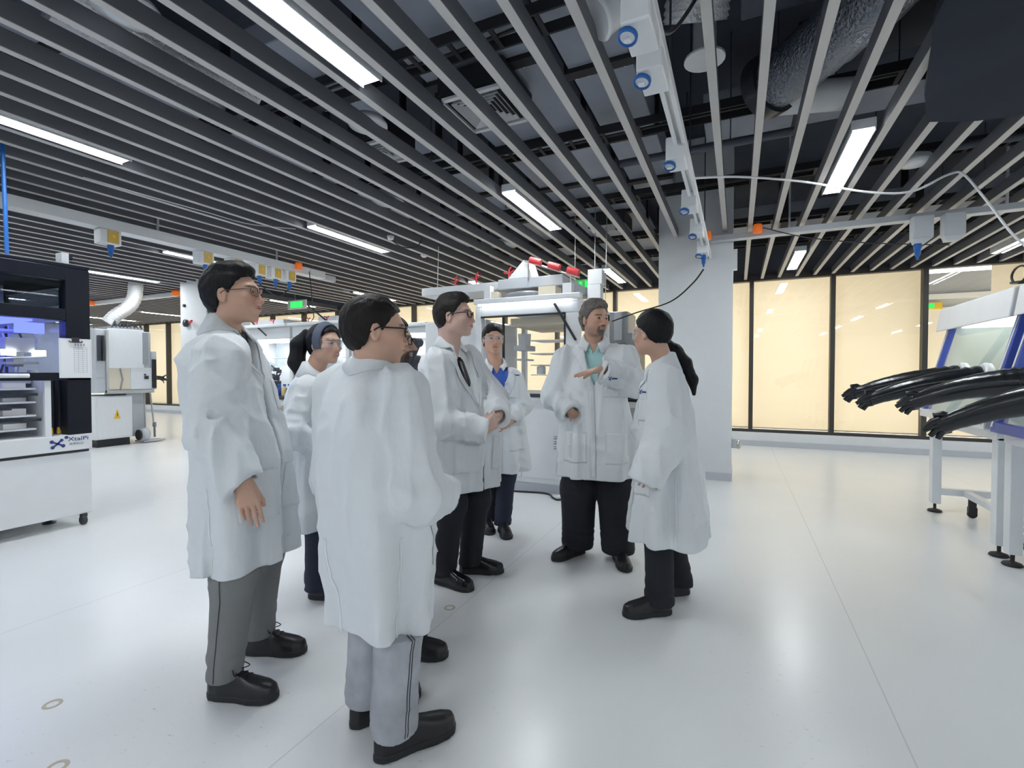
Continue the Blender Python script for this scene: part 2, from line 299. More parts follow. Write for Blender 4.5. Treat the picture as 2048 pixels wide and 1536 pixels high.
flex([(-3.05, .7, 3.40), (-3.22, 1.4, 3.36), (-3.3, 1.95, 3.34), (-3.28, 2.5, 3.40)], .10, 'foil', 'crinkled silver flexible duct nearest above the left slats')
flex([(-3.62, 1.45, 3.42), (-3.6, 1.9, 3.36), (-3.66, 2.3, 3.38), (-3.9, 2.6, 3.5)], .10, 'foil', 'second crinkled silver flexible duct further left')
flex([(-.08, 2.3, 4.0), (-.14, 2.6, 3.62), (-.2, 2.82, 3.42), (-.23, 2.92, 3.28)], .17, 'foil', 'short silver duct bend right of the white trunking')
o = flex([(1.15, 1.9, 3.62), (1.0, 2.6, 3.58), (.78, 3.3, 3.5), (.42, 3.85, 3.46), (.2, 4.1, 3.46)], .19, 'foil_d', 'large dull silver flexible duct at top right')
MB().tube([(.24, 4.06, 3.46), (.16, 4.14, 3.46)], .225, 24).obj('duct_collar', 'dark', o)
o = MB().tube([(.24, 4.22, 3.40), (.75, 4.28, 3.36)], .11, 16).obj('duct_liner', 'white', loc=(.2, 4.2, 3.4)); tag(o, 'white torn wrap hanging by the large silver duct', 'insulation')
o = MB().lathe([(.10, 0), (.115, .01), (.105, .03), (.095, .16), (.105, .17)], (-.68, 2.50, 3.16), (.35, .2, .3), 24).obj('duct_stub', 'white_metal', loc=(-.68, 2.5, 3.16)); tag(o, 'short ribbed pale duct stub left of the blue plug at the top edge', 'duct stub')
o = MB().lathe([(.12, 0), (.12, .015), (.07, .02), (.065, .3)], (-.2, 3.25, 3.25), (0, 0, 1), 20).obj('pipe_flange', 'white', loc=(-.2, 3.25, 3.25)); tag(o, 'round white pipe flange behind the white trunking', 'flange')
# square diffuser
def diffuser(x, y, s, z, label):
    t = thing('air_diffuser', (x, y, z), label, 'air grille'); h = s/2
    MB().box(x-h, x+h, y-h, y-h+.035, z, z+.02).box(x-h, x+h, y+h-.035, y+h, z, z+.02).box(x-h, x-h+.035, y-h, y+h, z, z+.02).box(x+h-.035, x+h, y-h, y+h, z, z+.02).obj('diffuser_frame', 'white', t)
    for k in range(1, 6):
        a = h-.035-k*.035; mb = MB(); w = .017
        for sx, sy in ((1, 0), (-1, 0), (0, 1), (0, -1)):
            if sx: mb.add([(x+sx*a, y-a, z), (x+sx*a, y+a, z), (x+sx*(a-w), y+a-w, z+.03), (x+sx*(a-w), y-a+w, z+.03)], [(0, 1, 2, 3)])
            else: mb.add([(x-a, y+sy*a, z), (x+a, y+sy*a, z), (x+a-w, y+sy*(a-w), z+.03), (x-a+w, y+sy*(a-w), z+.03)], [(0, 1, 2, 3)])
        o = mb.obj('louvre', 'white', t); q = o.modifiers.new('s', 'SOLIDIFY'); q.thickness = .003
    MB().box(x-h, x+h, y-h, y+h, z+.04, z+.2).obj('plenum_box', 'blackm', t)
diffuser(-1.72, 3.25, .52, 3.28, 'square white louvred air grille above the slats')
diffuser(-1.62, 6.75, .5, 3.31, 'square white air grille near the column, seen at a flat angle')
diffuser(-2.95, 3.55, .42, 3.32, 'white louvred grille partly hidden by the left slats')
for x, y, r, l in ((-3.42, 4.2, .17, 'round white downlight above the left group of slats'), (-3.05, 6.3, .19, 'round white downlight above the central enclosure'), (-2.5, 2.85, .14, 'round white downlight left of the square grille'), (1.4, 5.36, .13, 'round white ceiling speaker at right, edge on'), (-2.83, 1.45, .15, 'round white downlight cut by the top edge')):
    o = MB().lathe([(.001, -.02), (r*.6, -.015), (r, .0), (r, .02), (r*.8, .06), (r*.3, .09)], (0, 0, 0), (0, 0, 1), 28).obj('round_downlight', 'white_metal'); o.location = (x, y, ZB+.106); tag(o, l, 'ceiling fitting', 'round white ceiling fittings')
for x, y, l in ((-4.15, 5.9, 'small white smoke detector under the slats beyond the middle light'), (-9.0, 3.0, 'small white smoke detector under the left slats')):
    o = MB().lathe([(.001, -.035), (.03, -.032), (.05, -.01), (.05, 0)], (0, 0, 0), (0, 0, 1), 18).obj('smoke_detector', 'white'); o.location = (x, y, ZB); tag(o, l, 'smoke detector')
# dark sheet added under the slats, filling a blank dark area at top right
o = MB().poly([(.80, 2.4, 2.985), (.83, 2.95, 2.985), (.91, 3.28, 2.985), (1.0, 3.7, 2.985), (1.13, 4.1, 2.985), (1.42, 4.22, 2.985), (1.68, 4.24, 2.985), (2.6, 4.2, 2.985), (2.6, 2.4, 2.985)], (0, 0, .05)).obj('filler_sheet', 'navy', loc=(1.6, 3.2, 2.985)); tag(o, 'added dark navy sheet filling a blank area under the slats at top right', 'filler sheet')
# ---------------------------------------------------------------- power trunking
def commando(p, d, parent, s=1., cover=False):
    """blue industrial plug or socket at p pointing along d"""
    b = MB().lathe([(.040*s, 0), (.040*s, .045*s), (.034*s, .05*s)], p, d, 18).obj('socket_body', 'white', parent)
    q = Vector(p)+Vector(d).normalized()*.035*s; r = MB().lathe([(.041*s, 0), (.047*s, .004*s), (.047*s, .02*s), (.038*s, .026*s), (.036*s, .012*s)], q, d, 18).obj('socket_ring', 'blue', b if False else parent)
    q = Vector(p)+Vector(d).normalized()*.052*s; MB().box(q.x-.014, q.x+.014, q.y-.010, q.y+.010, q.z-.014, q.z-.008).obj('socket_cover', 'white', parent)
def plug(p, d, parent, s=1.):
    MB().lathe([(.020*s, 0), (.032*s, .01*s), (.032*s, .05*s), (.026*s, .055*s), (.024*s, .10*s), (.012*s, .125*s), (.009*s, .15*s)], p, d, 14).obj('plug_body', 'blue', parent)
x0 = -.335; t = thing('power_trunking', (x0, 4, 2.74), 'white power trunking with blue sockets running towards the column', 'power rail')
MB().box(x0-.035, x0-.012, .2, 6.5, 2.74, 2.80).box(x0+.012, x0+.035, .2, 6.5, 2.74, 2.80).box(x0-.012, x0+.012, .2, 6.5, 2.77, 2.80, 1).obj('rail', ('white', 'steel'), t)
for y in (1.2, 2.7, 3.9, 5.7): MB().tube([(x0, y, 2.79), (x0, y, 4.25)], .006, 6).obj('hanging_rod', 'dark', t)
for y in (2.0, 2.32, 3.3, 4.25, 5.05, 5.9):
    b = MB().box(x0-.085, x0+.03, y-.11, y+.11, 2.66, 2.80).obj('tap_off_box', 'white', t, bevel=.008)
    commando((x0-.06, y-.05, 2.675), (-.15, -.35, -1), b, .85)
plug((x0-.055, 1.98, 2.86), (-.1, -.2, -1), t, 1.25)
plug((x0-.02, 5.9, 2.66), (0, 0, -1), t, .9)
o = MB().tube(curve_pts([(x0-.02, 5.9, 2.50), (x0-.15, 6.0, 2.36), (-.75, 6.2, 2.2), (-1.2, 6.45, 2.12), (-1.6, 6.8, 2.06)], 12), .009, 8).obj('power_cable', 'cable'); tag(o, 'black cable drooping from the blue plug at the column top', 'cable')
o = MB().tube(curve_pts([(-.36, 1.95, 2.78), (-.30, 2.3, 2.85), (-.2, 2.5, 3.1), (-.15, 2.7, 3.4)], 8), .009, 8).obj('power_cable', 'cable'); tag(o, 'short black cable beside the blue plug at the top edge', 'cable')
t = thing('busbar', (2.5, 6.42, 2.93), 'light grey busbar crossing from the column top to the right wall', 'power rail')
MB().box(-.3, XR-.1, 6.38, 6.48, 2.935, 2.99).box(-.3, XR-.1, 6.37, 6.49, 2.925, 2.935).obj('rail', 'lgrey', t)
for x in (.53, 2.4, 3.9, 5.4): MB().box(x-.01, x+.01, 6.42, 6.44, 2.98, 4.25).obj('hanger', 'lgrey', t)
def beacon(p, parent=None, label=None, r=.05):
    b = MB().lathe([(r*.5, 0), (r, .005), (r, .08), (r*.85, .10), (.01, .102)], (p[0], p[1], p[2]-.10), (0, 0, 1), 18)
    o = b.obj('beacon_light', 'orange', loc=p); tag(o, label, 'warning light', 'orange beacons'); return o
beacon((.20, 6.31, 3.045), label='orange beacon on the busbar right of the column')
beacon((-.33, 6.2, 3.0), label='orange beacon behind the trunking end at the column top', r=.04)
for x, l in ((1.70, 'grey tap-off box with blue plug hanging from the right busbar'), (1.95, 'grey tap-off box right of the one with the long blue plug')):
    t = thing('tap_off_unit', (x, 6.32, 2.68), l, 'power box')
    MB().box(x-.085, x+.085, 6.24, 6.37, 2.70, 2.93).obj('box_body', 'lgrey', t, bevel=.01)
    MB().poly([(x-.085, 6.24, 2.70), (x+.085, 6.24, 2.70), (x+.03, 6.27, 2.655), (x-.06, 6.27, 2.655)], (0, .09, 0)).obj('box_foot', 'lgrey', t)
    if x < 1.8: plug((x-.03, 6.30, 2.66), (0, 0, -1), t, 1.1)
o = MB().tube(curve_pts([(-.33, 4.2, 2.9), (0, 4.6, 3.0), (.5, 5.0, 3.02), (1.0, 5.2, 2.92), (1.35, 5.3, 2.9), (1.62, 5.35, 3.02), (1.72, 5.35, 3.0), (1.85, 5.3, 2.75), (2.0, 5.2, 2.4), (2.15, 5.1, 2.2), (2.4, 5.0, 2.12)], 10), .010, 8).obj('white_cable', 'cablew'); tag(o, 'long white cable looping under the right slats down to the workstation', 'cable')
o = MB().tube(curve_pts([(.25, 6.3, 3.0), (.7, 6.4, 2.86), (1.3, 6.6, 2.78), (2.2, 7.2, 2.8)], 10), .006, 6).obj('power_cable', 'cable'); tag(o, 'thin black cable hanging under the right busbar', 'cable')
# left busbar with gold faced sockets
t = thing('busbar', (-6.1, 4, 2.84), 'long pale busbar over the left machines carrying gold faced boxes', 'power rail')
MB().box(-6.17, -6.03, -1.5, 5.85, 2.86, 2.96).box(-6.18, -6.02, -1.5, 5.85, 2.85, 2.86).obj('rail', 'white_metal', t)
MB().box(-6.15, -6.05, 5.85, 6.1, 2.84, 2.93).obj('end_feed_box', 'lgrey', t, bevel=.01)
for y in (1.8, 3.4, 5.0): MB().box(-6.11, -6.09, y-.01, y+.01, 2.96, 4.24).obj('hanger', 'lgrey', t)
for i, y in enumerate((2.90, 3.92, 4.33, 4.68, 4.94, 5.18)):
    t = thing('socket_box', (-6.1, y, 2.66), ['gold faced white socket box nearest the black machine', 'gold faced white socket box above the tall man, second from left', 'gold faced socket box partly behind the tall man head', 'first of the three gold faced boxes right of the tall man', 'middle of the three gold faced boxes right of the tall man', 'last gold faced socket box beside the orange beacon'][i], 'power box', 'gold faced socket boxes on the left busbar')
    MB().box(-6.16, -6.02, y-.095, y+.095, 2.69, 2.849).obj('box_body', 'white', t, bevel=.01)
    MB().box(-6.02, -6.012, y-.035, y+.065, 2.705, 2.835).lathe([(.016, 0), (.016, .006)], (-6.012, y+.015, 2.775), (1, 0, 0), 12, 1).obj('gold_face', ('gold', 'yellow'), t)
    plug((-6.08, y+.02, 2.70), (.0, 0, -1), t, .95)
o = MB().tube(curve_pts([(-6.08, 5.18, 2.58), (-6.05, 5.0, 2.45), (-6.05, 4.8, 2.5), (-6.08, 4.68, 2.6)], 8), .008, 6).obj('power_cable', 'cable'); tag(o, 'black cable looping between the hanging blue plugs', 'cable')
o = MB().tube([(-6.0, 5.5, 2.9), (-6.02, 5.6, 2.2), (-6.1, 5.6, 2.12)], .007, 6).obj('power_cable', 'cable'); tag(o, 'black cable dropping beside the orange beacon on the left', 'cable')
beacon((-6.0, 5.3, 2.99), label='orange beacon near the last gold faced box')
t = thing('busbar', (-13, 6.3, 2.98), 'distant pale busbar crossing behind the left column', 'power rail')
MB().box(-21, -9.8, 6.25, 6.35, 2.95, 3.03).obj('rail', 'white_metal', t)
for x, l in ((-13.8, 'orange beacon on the distant busbar beside the black machine'), (-12.0, 'orange beacon on the distant busbar, middle one'), (-10.5, 'orange beacon on the distant busbar at the left column')): beacon((x, 6.2, 3.03), label=l, r=.09)
# column fittings
t = thing('alarm_box', (.0, 6.7, 2.65), 'small white wall box on the right side of the column top', 'wall box')
MB().box(-.06, -.01, 6.62, 6.76, 2.62, 2.86).box(-.012, .0, 6.67, 6.71, 2.76, 2.80, 1).obj('box_body', ('white', 'dark'), t)
t = thing('wall_socket', (-.02, 6.8, .45), 'pale round valve box low on the right side of the column', 'wall box')
MB().box(-.06, 0, 6.72, 6.86, .38, .50).obj('box_body', 'lgrey', t, bevel=.01); MB().lathe([(.05, 0), (.055, .03), (.03, .05)], (0, 6.79, .42), (1, 0, 0), 16).obj('valve_cap', 'steel', t)
t = thing('pipe_valve', (-9.55, 5.76, 2.2), 'dark valve handle on the left column face', 'valve')
MB().lathe([(.03, 0), (.07, .02), (.07, .06), (.02, .08)], (-9.5, 5.8, 2.28), (0, -1, 0), 14).obj('valve_wheel', 'dark', t); MB().bar((-9.4, 5.76, 2.28), (-9.22, 5.7, 2.31), .03, .03).obj('valve_lever', 'red', t)
MB().lathe([(.03, 0), (.03, .03)], (-9.58, 5.8, 2.62), (0, -1, 0), 12).obj('pressure_gauge', 'dark', t)
# exit signs and the hanging white box
t = thing('exit_sign', (-1.83, 6, 2.44), 'green lit exit sign hanging left of the white box', 'sign')
MB().box(-1.98, -1.72, 6.0, 6.03, 2.40, 2.52).obj('sign_plate', 'greend', t)
mb = MB().box(-1.84, -1.80, 5.99, 6.0, 2.425, 2.495).box(-1.76, -1.73, 5.99, 6.0, 2.42, 2.50).poly([(-1.96, 5.99, 2.46), (-1.91, 5.99, 2.495), (-1.91, 5.99, 2.425)], (0, .01, 0)).box(-1.91, -1.86, 5.99, 6.0, 2.45, 2.47)
mb.obj('sign_symbols', 'green', t); MB().tube([(-1.9, 6.015, 2.52), (-1.9, 6.015, 3.515)], .005, 5).obj('hanging_rod', 'steel', t)
t = thing('exit_sign', (-9.1, 8, 2.9), 'distant green exit sign between the tall man and headband woman', 'sign')
MB().box(-9.42, -8.85, 8, 8.04, 2.80, 3.0).obj('sign_plate', 'white', t); MB().box(-9.32, -8.95, 7.99, 8, 2.83, 2.97).obj('sign_symbols', 'green', t); MB().tube([(-9.2, 8.02, 3.0), (-9.2, 8.02, 4.25)], .006, 5).obj('hanging_rod', 'steel', t)
t = thing('hanging_box', (-1.63, 6, 2.3), 'pair of white boxes hanging above the grey haired man', 'box')
MB().box(-1.715, -1.53, 5.95, 6.1, 2.44, 2.63).obj('box_body', 'white', t, bevel=.008); MB().box(-1.72, -1.55, 5.95, 6.1, 2.22, 2.44).obj('lower_box', 'white', t, bevel=.008)
MB().tube([(-1.5, 6.0, 2.25), (-1.48, 6.0, 3.515)], .006, 6).tube([(-1.64, 6.02, 2.63), (-1.64, 6.02, 3.515)], .006, 6).obj('conduit', 'steel', t)

for P_, l in (([(-5.2, 2.3, 3.04), (-5.0, 2.75, 2.98), (-4.9, 3.2, 2.96), (-4.95, 3.7, 2.99), (-4.8, 4.2, 3.05)], 'thin pale cable sagging under the slats above the gold faced boxes'), ([(-3.7, 5.6, 3.05), (-3.72, 5.6, 2.5)], 'thin pale cable hanging down towards the enclosure roof')):
    o = MB().tube(curve_pts(P_, 8), .005, 5).obj('white_cable', 'cablew'); tag(o, l, 'cable')
t = thing('occupancy_sensor', (-3.95, 4.9, 3.0), 'small white sensor with a black cable loop under the middle slats', 'sensor')
MB().lathe([(.02, 0), (.035, .01), (.045, .05), (.01, .055)], (-3.95, 4.9, 2.995), (0, 0, 1), 14).obj('sensor_head', 'white', t); MB().tube(curve_pts([(-3.95, 4.92, 3.0), (-3.85, 5.0, 2.92), (-3.7, 5.1, 2.93), (-3.65, 5.15, 3.05)], 6), .007, 6).obj('sensor_cable', 'cable', t)
# ================================================================ EQUIPMENT
def text(body, size, loc, rot, m, parent, name='lettering', ext=.001, sx=1.):
    cu = bpy.data.curves.new(name, 'FONT'); cu.body = body; cu.size = size; cu.extrude = ext; cu.align_x = 'LEFT'; cu.align_y = 'BOTTOM'
    o = bpy.data.objects.new(name, cu); C.objects.link(o)
    dg = bpy.context.evaluated_depsgraph_get(); me = bpy.data.meshes.new_from_object(o.evaluated_get(dg)); bpy.data.objects.remove(o)
    me.materials.clear(); me.materials.append(M[m]); q = bpy.data.objects.new(name, me); C.objects.link(q); q.parent = parent
    q.location = Vector(loc)-world_loc(parent); q.rotation_euler = rot; q.scale = (sx, 1, 1); return q
# ---------------------------------------------------------------- 1 left robotic cell, front plane x = -5.15
fx = -5.15; y0, y1 = -1.6, 2.31; xb = -6.75
t = thing('robotic_cell', (-5.9, .4, 0), 'big white and black glazed robotic cell at the left edge, lit blue inside', 'machine')
MB().box(xb, fx-.02, y0, y1, .10, .64).obj('lower_cabinet', 'white', t, bevel=.006)
MB().box(xb, fx-.035, y0+.01, y1-.01, .64, .665).obj('seam', 'dark', t)
lp = MB().box(fx-.5, fx, y0, y1, .665, .80).box(xb, fx-.5, y0, y1, .665, .80).obj('logo_panel', 'white', t, bevel=.006)
# logo of dots and lines with lettering, on the panel
lx = fx+.0015; mb = MB()
def P2(u, v): return (lx, 2.085+u, .742+v)
for u, v, r in ((-.055, .012, .014), (.042, .040, .013), (-.05, -.036, .014), (.02, -.028, .014), (.010, .020, .012)): mb.lathe([(r, 0), (r, .002)], P2(u, v), (1, 0, 0), 14)
for a, b in (((-.055, .012), (-.015, -.008)), ((-.05, -.036), (-.015, -.008)), ((.008, .02), (-.02, -.012)), ((.02, -.028), (-.015, -.008))): mb.bar(P2(*a), P2(*b), .014, .002, (1, 0, 0))
mb.obj('logo_mark', 'logo', lp)
text('XtalPi', .050, (lx, 2.138, .737), (PI/2, 0, PI/2), 'logo', lp, 'lettering', .0008, 1.2)
text('晶泰科技', .020, (lx, 2.145, .712), (PI/2, 0, PI/2), 'inkgrey', lp, 'lettering', .0005, 1.3)
# black frame
mb = MB().box(fx-.12, fx, 2.14, y1, .80, 2.22).box(fx-.10, fx, y0, 2.14, 2.11, 2.22).box(fx-.09, fx, y0, 2.14, 1.77, 1.87).box(xb, xb+.1, y0, y1, .80, 2.22).box(xb+.1, fx-.12, y1-.04, y1, 2.1, 2.22).box(xb+.1, fx, y0, y1, 2.22, 2.25)
mb.obj('black_frame', 'black', t, bevel=.006)
MB().box(fx-.06, fx, y0, 2.31, 1.265, 1.33).obj('sash_rail', 'black', t, bevel=.004)
MB().tube([(fx+.045, 1.3, 1.305), (fx+.045, 1.88, 1.305)], .017, 12).box(fx, fx+.04, 1.80, 1.83, 1.295, 1.315).obj('door_handle', 'white', t)
MB().box(fx-.045, fx-.04, y0, 2.13, 1.33, 1.77).obj('window_pane', 'glass', t)
MB().box(fx-.045, fx-.04, y0, 2.13, 1.87, 2.11).obj('window_pane', 'glass_s', t)
MB().box(xb+.12, fx-.15, y1-.02, y1-.015, .82, 2.1).obj('side_pane', 'glass_s', t)
# inside
MB().box(xb+.1, xb+.13, y0, y1-.05, .80, 2.2).box(xb+.1, fx-.1, y0, y1-.05, 1.79, 1.81).obj('liner', mat('liner_violet', (.40, .43, .80), .4), t)
MB().box(xb+.2, fx-.2, y0+.2, 2.0, 1.76, 1.785).obj('blue_light_bar', 'ledb', t)
MB().box(xb+.1, fx-.03, 2.015, 2.03, .80, 1.265).box(fx-.05, fx-.02, 2.0, 2.04, .80, 1.27).obj('inner_wall', 'white', t)
MB().box(xb+.13, fx-.25, y0, 2.0, 1.24, 1.26).obj('deck', 'lgrey', t)
for y in (1.30, 1.62, 1.94):
    MB().box(-5.62, -5.40, y-.09, y+.09, 1.50, 1.62).box(-5.58, -5.44, y-.03, y+.03, 1.38, 1.50, 1).box(-5.66, -5.36, y-.10, y+.10, 1.40, 1.42).obj('pipetting_head', ('lgrey', 'grey'), t)
for i, y in enumerate((1.45, 1.86, 2.05)): MB().box(-5.39, -5.38, y-.045, y+.045, 1.47, 1.52).obj('work_light', 'led', t)
for k in range(9):
    y = 1.15+.11*k; MB().tube(curve_pts([(-5.75, y, 1.27), (-5.7, y+.04, 1.45+.03*(k % 3)), (-5.6, y+.1, 1.6), (-5.6, y+.05, 1.74)], 5), .008, 6).obj('hose', 'cable' if k % 2 else 'cablew', t)
    MB().box(-5.55, -5.47, y, y+.05, 1.262, 1.31+.02*(k % 3)).obj('sample_block', ('grey', 'lgrey', 'white')[k % 3], t)
MB().box(-5.40, -5.36, 1.9, 2.08, 1.66, 1.75).obj('blue_screen', 'ledb', t)
for y in (1.35, 1.75, 2.05):
    MB().box(-5.9, -5.87, y-.015, y+.015, 1.26, 1.76).obj('upright', 'lgrey', t)
MB().tube([(-5.6, y0+.2, 1.68), (-5.6, 2.1, 1.68)], .02, 10).obj('gantry_rail', 'steel', t)
MB().tube([(-5.45, 1.2, 1.45), (-5.4, 1.6, 1.43), (-5.45, 2.1, 1.47)], .006, 6).obj('clear_hose', 'cablew', t)
MB().lathe([(.07, 0), (.09, .05), (.09, .16), (.05, .2)], (-6.2, 1.78, 1.55), (0, 0, 1), 20).obj('vessel', 'lgrey', t)
MB().box(fx-.03, fx-.02, 1.70, 1.73, 1.335, 1.345).obj('status_light', 'green', t)
for k, z in enumerate((.86, .97, 1.08, 1.19)):
    MB().box(-5.62, -5.24, 1.0, 1.97, z, z+.014).obj('tray', 'white_metal', t)
    for j in range(5): MB().box(-5.56, -5.30, 1.03+j*.19, 1.17+j*.19, z+.015, z+.045+.01*((j+k) % 3)).obj('rack_block', 'paper' if (j+k) % 3 else 'lgrey', t)
for z, y in ((.93, 1.88), (1.03, 1.7), (1.14, 1.86)): MB().box(-5.24, -5.232, y, y+.12, z, z+.022).obj('label_plate', 'dark', t)
# dark bay at the right end
MB().box(fx-.5, fx-.48, 2.03, 2.30, .80, 1.265).box(fx-.45, fx-.12, 2.13, 2.14, .80, 1.265).obj('bay_back', 'dark', t)
for y in (2.07, 2.12, 2.17, 2.22): MB().tube([(fx-.2, y, .84), (fx-.2, y, 1.26)], .012, 8).obj('hose', 'steel' if y < 2.1 else 'dark', t)
for y in (2.08, 2.13, 2.18): MB().lathe([(.010, 0), (.014, .01), (.012, .05), (.006, .06)], (fx-.13, y, .805), (0, 0, 1), 10).obj('hose_fitting', 'yellow', t)
for y in (-1.3, 2.22):
    MB().lathe([(.045, 0), (.05, .012), (.02, .02), (.012, .10)], (fx-.35, y-.08, 0), (0, 0, 1), 16).obj('levelling_foot', 'dark', t)
    MB().lathe([(.035, 0), (.04, .005), (.04, .03), (.035, .035)], (fx-.03, y+.01, .042), (0, 1, 0), 16).box(fx-.05, fx-.01, y+.01, y+.05, .07, .10).obj('caster', 'dark', t)
MB().lathe([(.02, 0), (.02, .30)], (-5.3, 1.765, 2.25), (0, 0, 1), 10).obj('mast', 'white', t); MB().tube([(-5.17, 1.79, 2.25), (-5.17, 1.76, 4.25)], .014, 8).obj('air_line', 'blue', t)
MB().box(-5.35, -5.25, 2.16, 2.21, 2.27, 2.36).lathe([(.02, 0), (.02, .03)], (-5.3, 2.22, 2.33), (0, 1, 0), 12, 1).obj('camera_unit', ('lgrey', 'dark'), t)
c = thing('clipboard', (fx+.02, 2.19, 1.28), 'white clipboard with a printed form hanging on the black machine corner', 'clipboard')
MB().box(fx+.008, fx+.014, 2.085, 2.31, 1.285, 1.62).obj('board', 'white', c)
pp = MB().box(fx+.0142, fx+.0152, 2.10, 2.295, 1.295, 1.60).obj('form_sheet', 'paper', c)
mb = MB()
for k in range(13): mb.box(fx+.0153, fx+.0157, 2.185, 2.275, 1.33+k*.018, 1.3315+k*.018)
for k in range(4): mb.box(fx+.0153, fx+.0157, 2.185+k*.03, 2.1865+k*.03, 1.33, 1.55)
for k in range(4): mb.box(fx+.0153, fx+.0157, 2.19+k*.02, 2.20+k*.02, 1.56, 1.58)
mb.obj('printed_lines', 'inkgrey', pp)
MB().tube([(fx+.02, 2.15, 1.60), (fx+.03, 2.155, 1.59), (fx+.03, 2.235, 1.59), (fx+.02, 2.24, 1.60)], .005, 8).box(fx+.014, fx+.024, 2.17, 2.22, 1.595, 1.63).obj('clip', 'dark', c)
# ---------------------------------------------------------------- 2 grey isolator beyond it, X about -11..-9, Y 5
t = thing('isolator_cabinet', (-10, 5.3, 0), 'pale grey isolator cabinet with a warning triangle standing beyond the left machine', 'machine')
lc = MB().box(-11.1, -9.85, 5.0, 5.9, .14, .92).obj('control_cabinet', 'white', t, bevel=.01)
MB().box(-11.02, -9.9, 4.985, 5.0, .17, .90).obj('cabinet_door', 'white', lc, bevel=.004)
tr = MB().poly([(-10.50, 4.98, .50), (-10.28, 4.98, .50), (-10.39, 4.98, .68)], (0, .005, 0)).obj('warning_triangle', 'yellow', lc)
MB().poly([(-10.40, 4.975, .60), (-10.375, 4.975, .64), (-10.385, 4.975, .58), (-10.36, 4.975, .58), (-10.40, 4.975, .53), (-10.395, 4.975, .575), (-10.41, 4.975, .575)], (0, .004, 0)).obj('bolt_symbol', 'dark', tr)
MB().box(-11.0, -9.9, 5.05, 5.85, 0, .13).obj('plinth', 'blackm', t)
MB().box(-9.85, -9.15, 5.2, 5.9, .12, .96).obj('side_cabinet', 'lgrey', t, bevel=.01)
MB().box(-11.1, -9.2, 4.95, 6.0, .98, 2.12).obj('chamber_frame', 'lgrey', t, bevel=.015)
MB().box(-10.72, -9.5, 4.91, 4.95, 1.42, 2.14).obj('upper_panel', 'white_metal', t, bevel=.008)
MB().box(-10.80, -10.72, 4.9, 4.95, .98, 2.1).box(-10.8, -9.15, 4.9, 4.95, .96, 1.02).obj('steel_trim', 'steel', t)
MB().box(-10.70, -9.98, 4.93, 4.945, 1.04, 1.42).obj('window_panel', 'cream', t)
MB().tube([(-10.33, 4.92, 1.42), (-10.26, 4.91, 1.22), (-10.33, 4.92, 1.04)], .022, 8).obj('window_gasket', 'grey', t)
MB().box(-9.98, -9.22, 4.92, 4.95, 1.03, 1.44).obj('side_panel', 'white_metal', t, bevel=.006)
MB().box(-9.50, -9.36, 4.89, 4.92, 1.22, 1.28).box(-9.50, -9.47, 4.88, 4.92, 1.29, 1.32).obj('latch', 'dark', t)
MB().box(-9.22, -9.02, 4.93, 5.5, 1.02, 1.75).obj('port_frame', 'lgrey', t); MB().box(-9.2, -9.06, 4.9, 4.93, 1.05, 1.6).obj('port_gasket', 'blackm', t)
MB().box(-9.55, -9.35, 4.9, 4.94, 1.5, 2.1).obj('cylinder_guard', 'grey', t)
for x in (-11.05, -10.93): MB().box(x, x+.06, 4.88, 4.95, 1.55, 2.0).obj('green_connector' if x < -11 else 'hinge', 'dark', t)
MB().tube([(-9.02, 5.1, 1.25), (-8.75, 5.05, 1.24), (-8.64, 5.05, 1.22)], [.045, .04, .05], 12).tube([(-8.66, 5.05, 1.23), (-8.52, 5.03, 1.20)], [.035, .02], 8).tube([(-8.66, 5.05, 1.25), (-8.55, 5.0, 1.30)], [.02, .012], 6).tube([(-8.66, 5.05, 1.21), (-8.56, 5.08, 1.14)], [.02, .012], 6).obj('rubber_glove', 'rubber', t)
MB().tube([(-9.3, 5.1, .98), (-9.27, 5.1, .18)], .022, 8).obj('tube_leg', 'steel', t); MB().tube([(-9.08, 5.1, .98), (-8.95, 5.1, .30)], .022, 8).obj('tube_leg', 'steel', t)
MB().lathe([(.05, 0), (.055, .03), (.05, .09)], (-8.93, 5.1, .28), (0, 0, 1), 14).lathe([(.03, 0), (.03, .2)], (-8.93, 5.1, .08), (0, 0, 1), 10).obj('pump_valve', 'grey', t)
MB().box(-9.5, -8.7, 4.95, 5.25, .015, .04).obj('base_plate', 'lgrey', t)
MB().lathe([(.04, 0), (.12, .03), (.13, .30), (.09, .36)], (-9.6, 5.0, .16), (1, .15, 0), 20).obj('pump_motor', 'lgrey', t); MB().lathe([(.10, 0), (.10, .05)], (-9.66, 5.0, .16), (1, 0, 0), 16).obj('motor_cap', 'blackm', t)
MB().box(-10.4, -9.3, 5.1, 5.7, 2.12, 2.2).obj('top_manifold', 'grey', t)
mb = MB()
for k in range(9): mb.tube([(-10.4+k*.13, 5.1, 2.18), (-10.3+k*.11, 5.1+.1*(k % 2), 2.28), (-10.25+k*.12, 5.2, 2.2)], .022, 6)
mb.obj('hose_bundle', 'dark', t)
t.location = (-10.6, 5.18, 0); t.rotation_euler.z = PI/2; t.scale = (.47, 1, 1)
o = flex([(-10.75, 5.1, 2.27), (-10.7, 5.2, 2.42), (-10.6, 5.42, 2.68), (-10.6, 5.5, 3.1), (-10.6, 5.5, 4.2)], .12, 'foil', 'silver corrugated exhaust duct rising from the pale isolator')
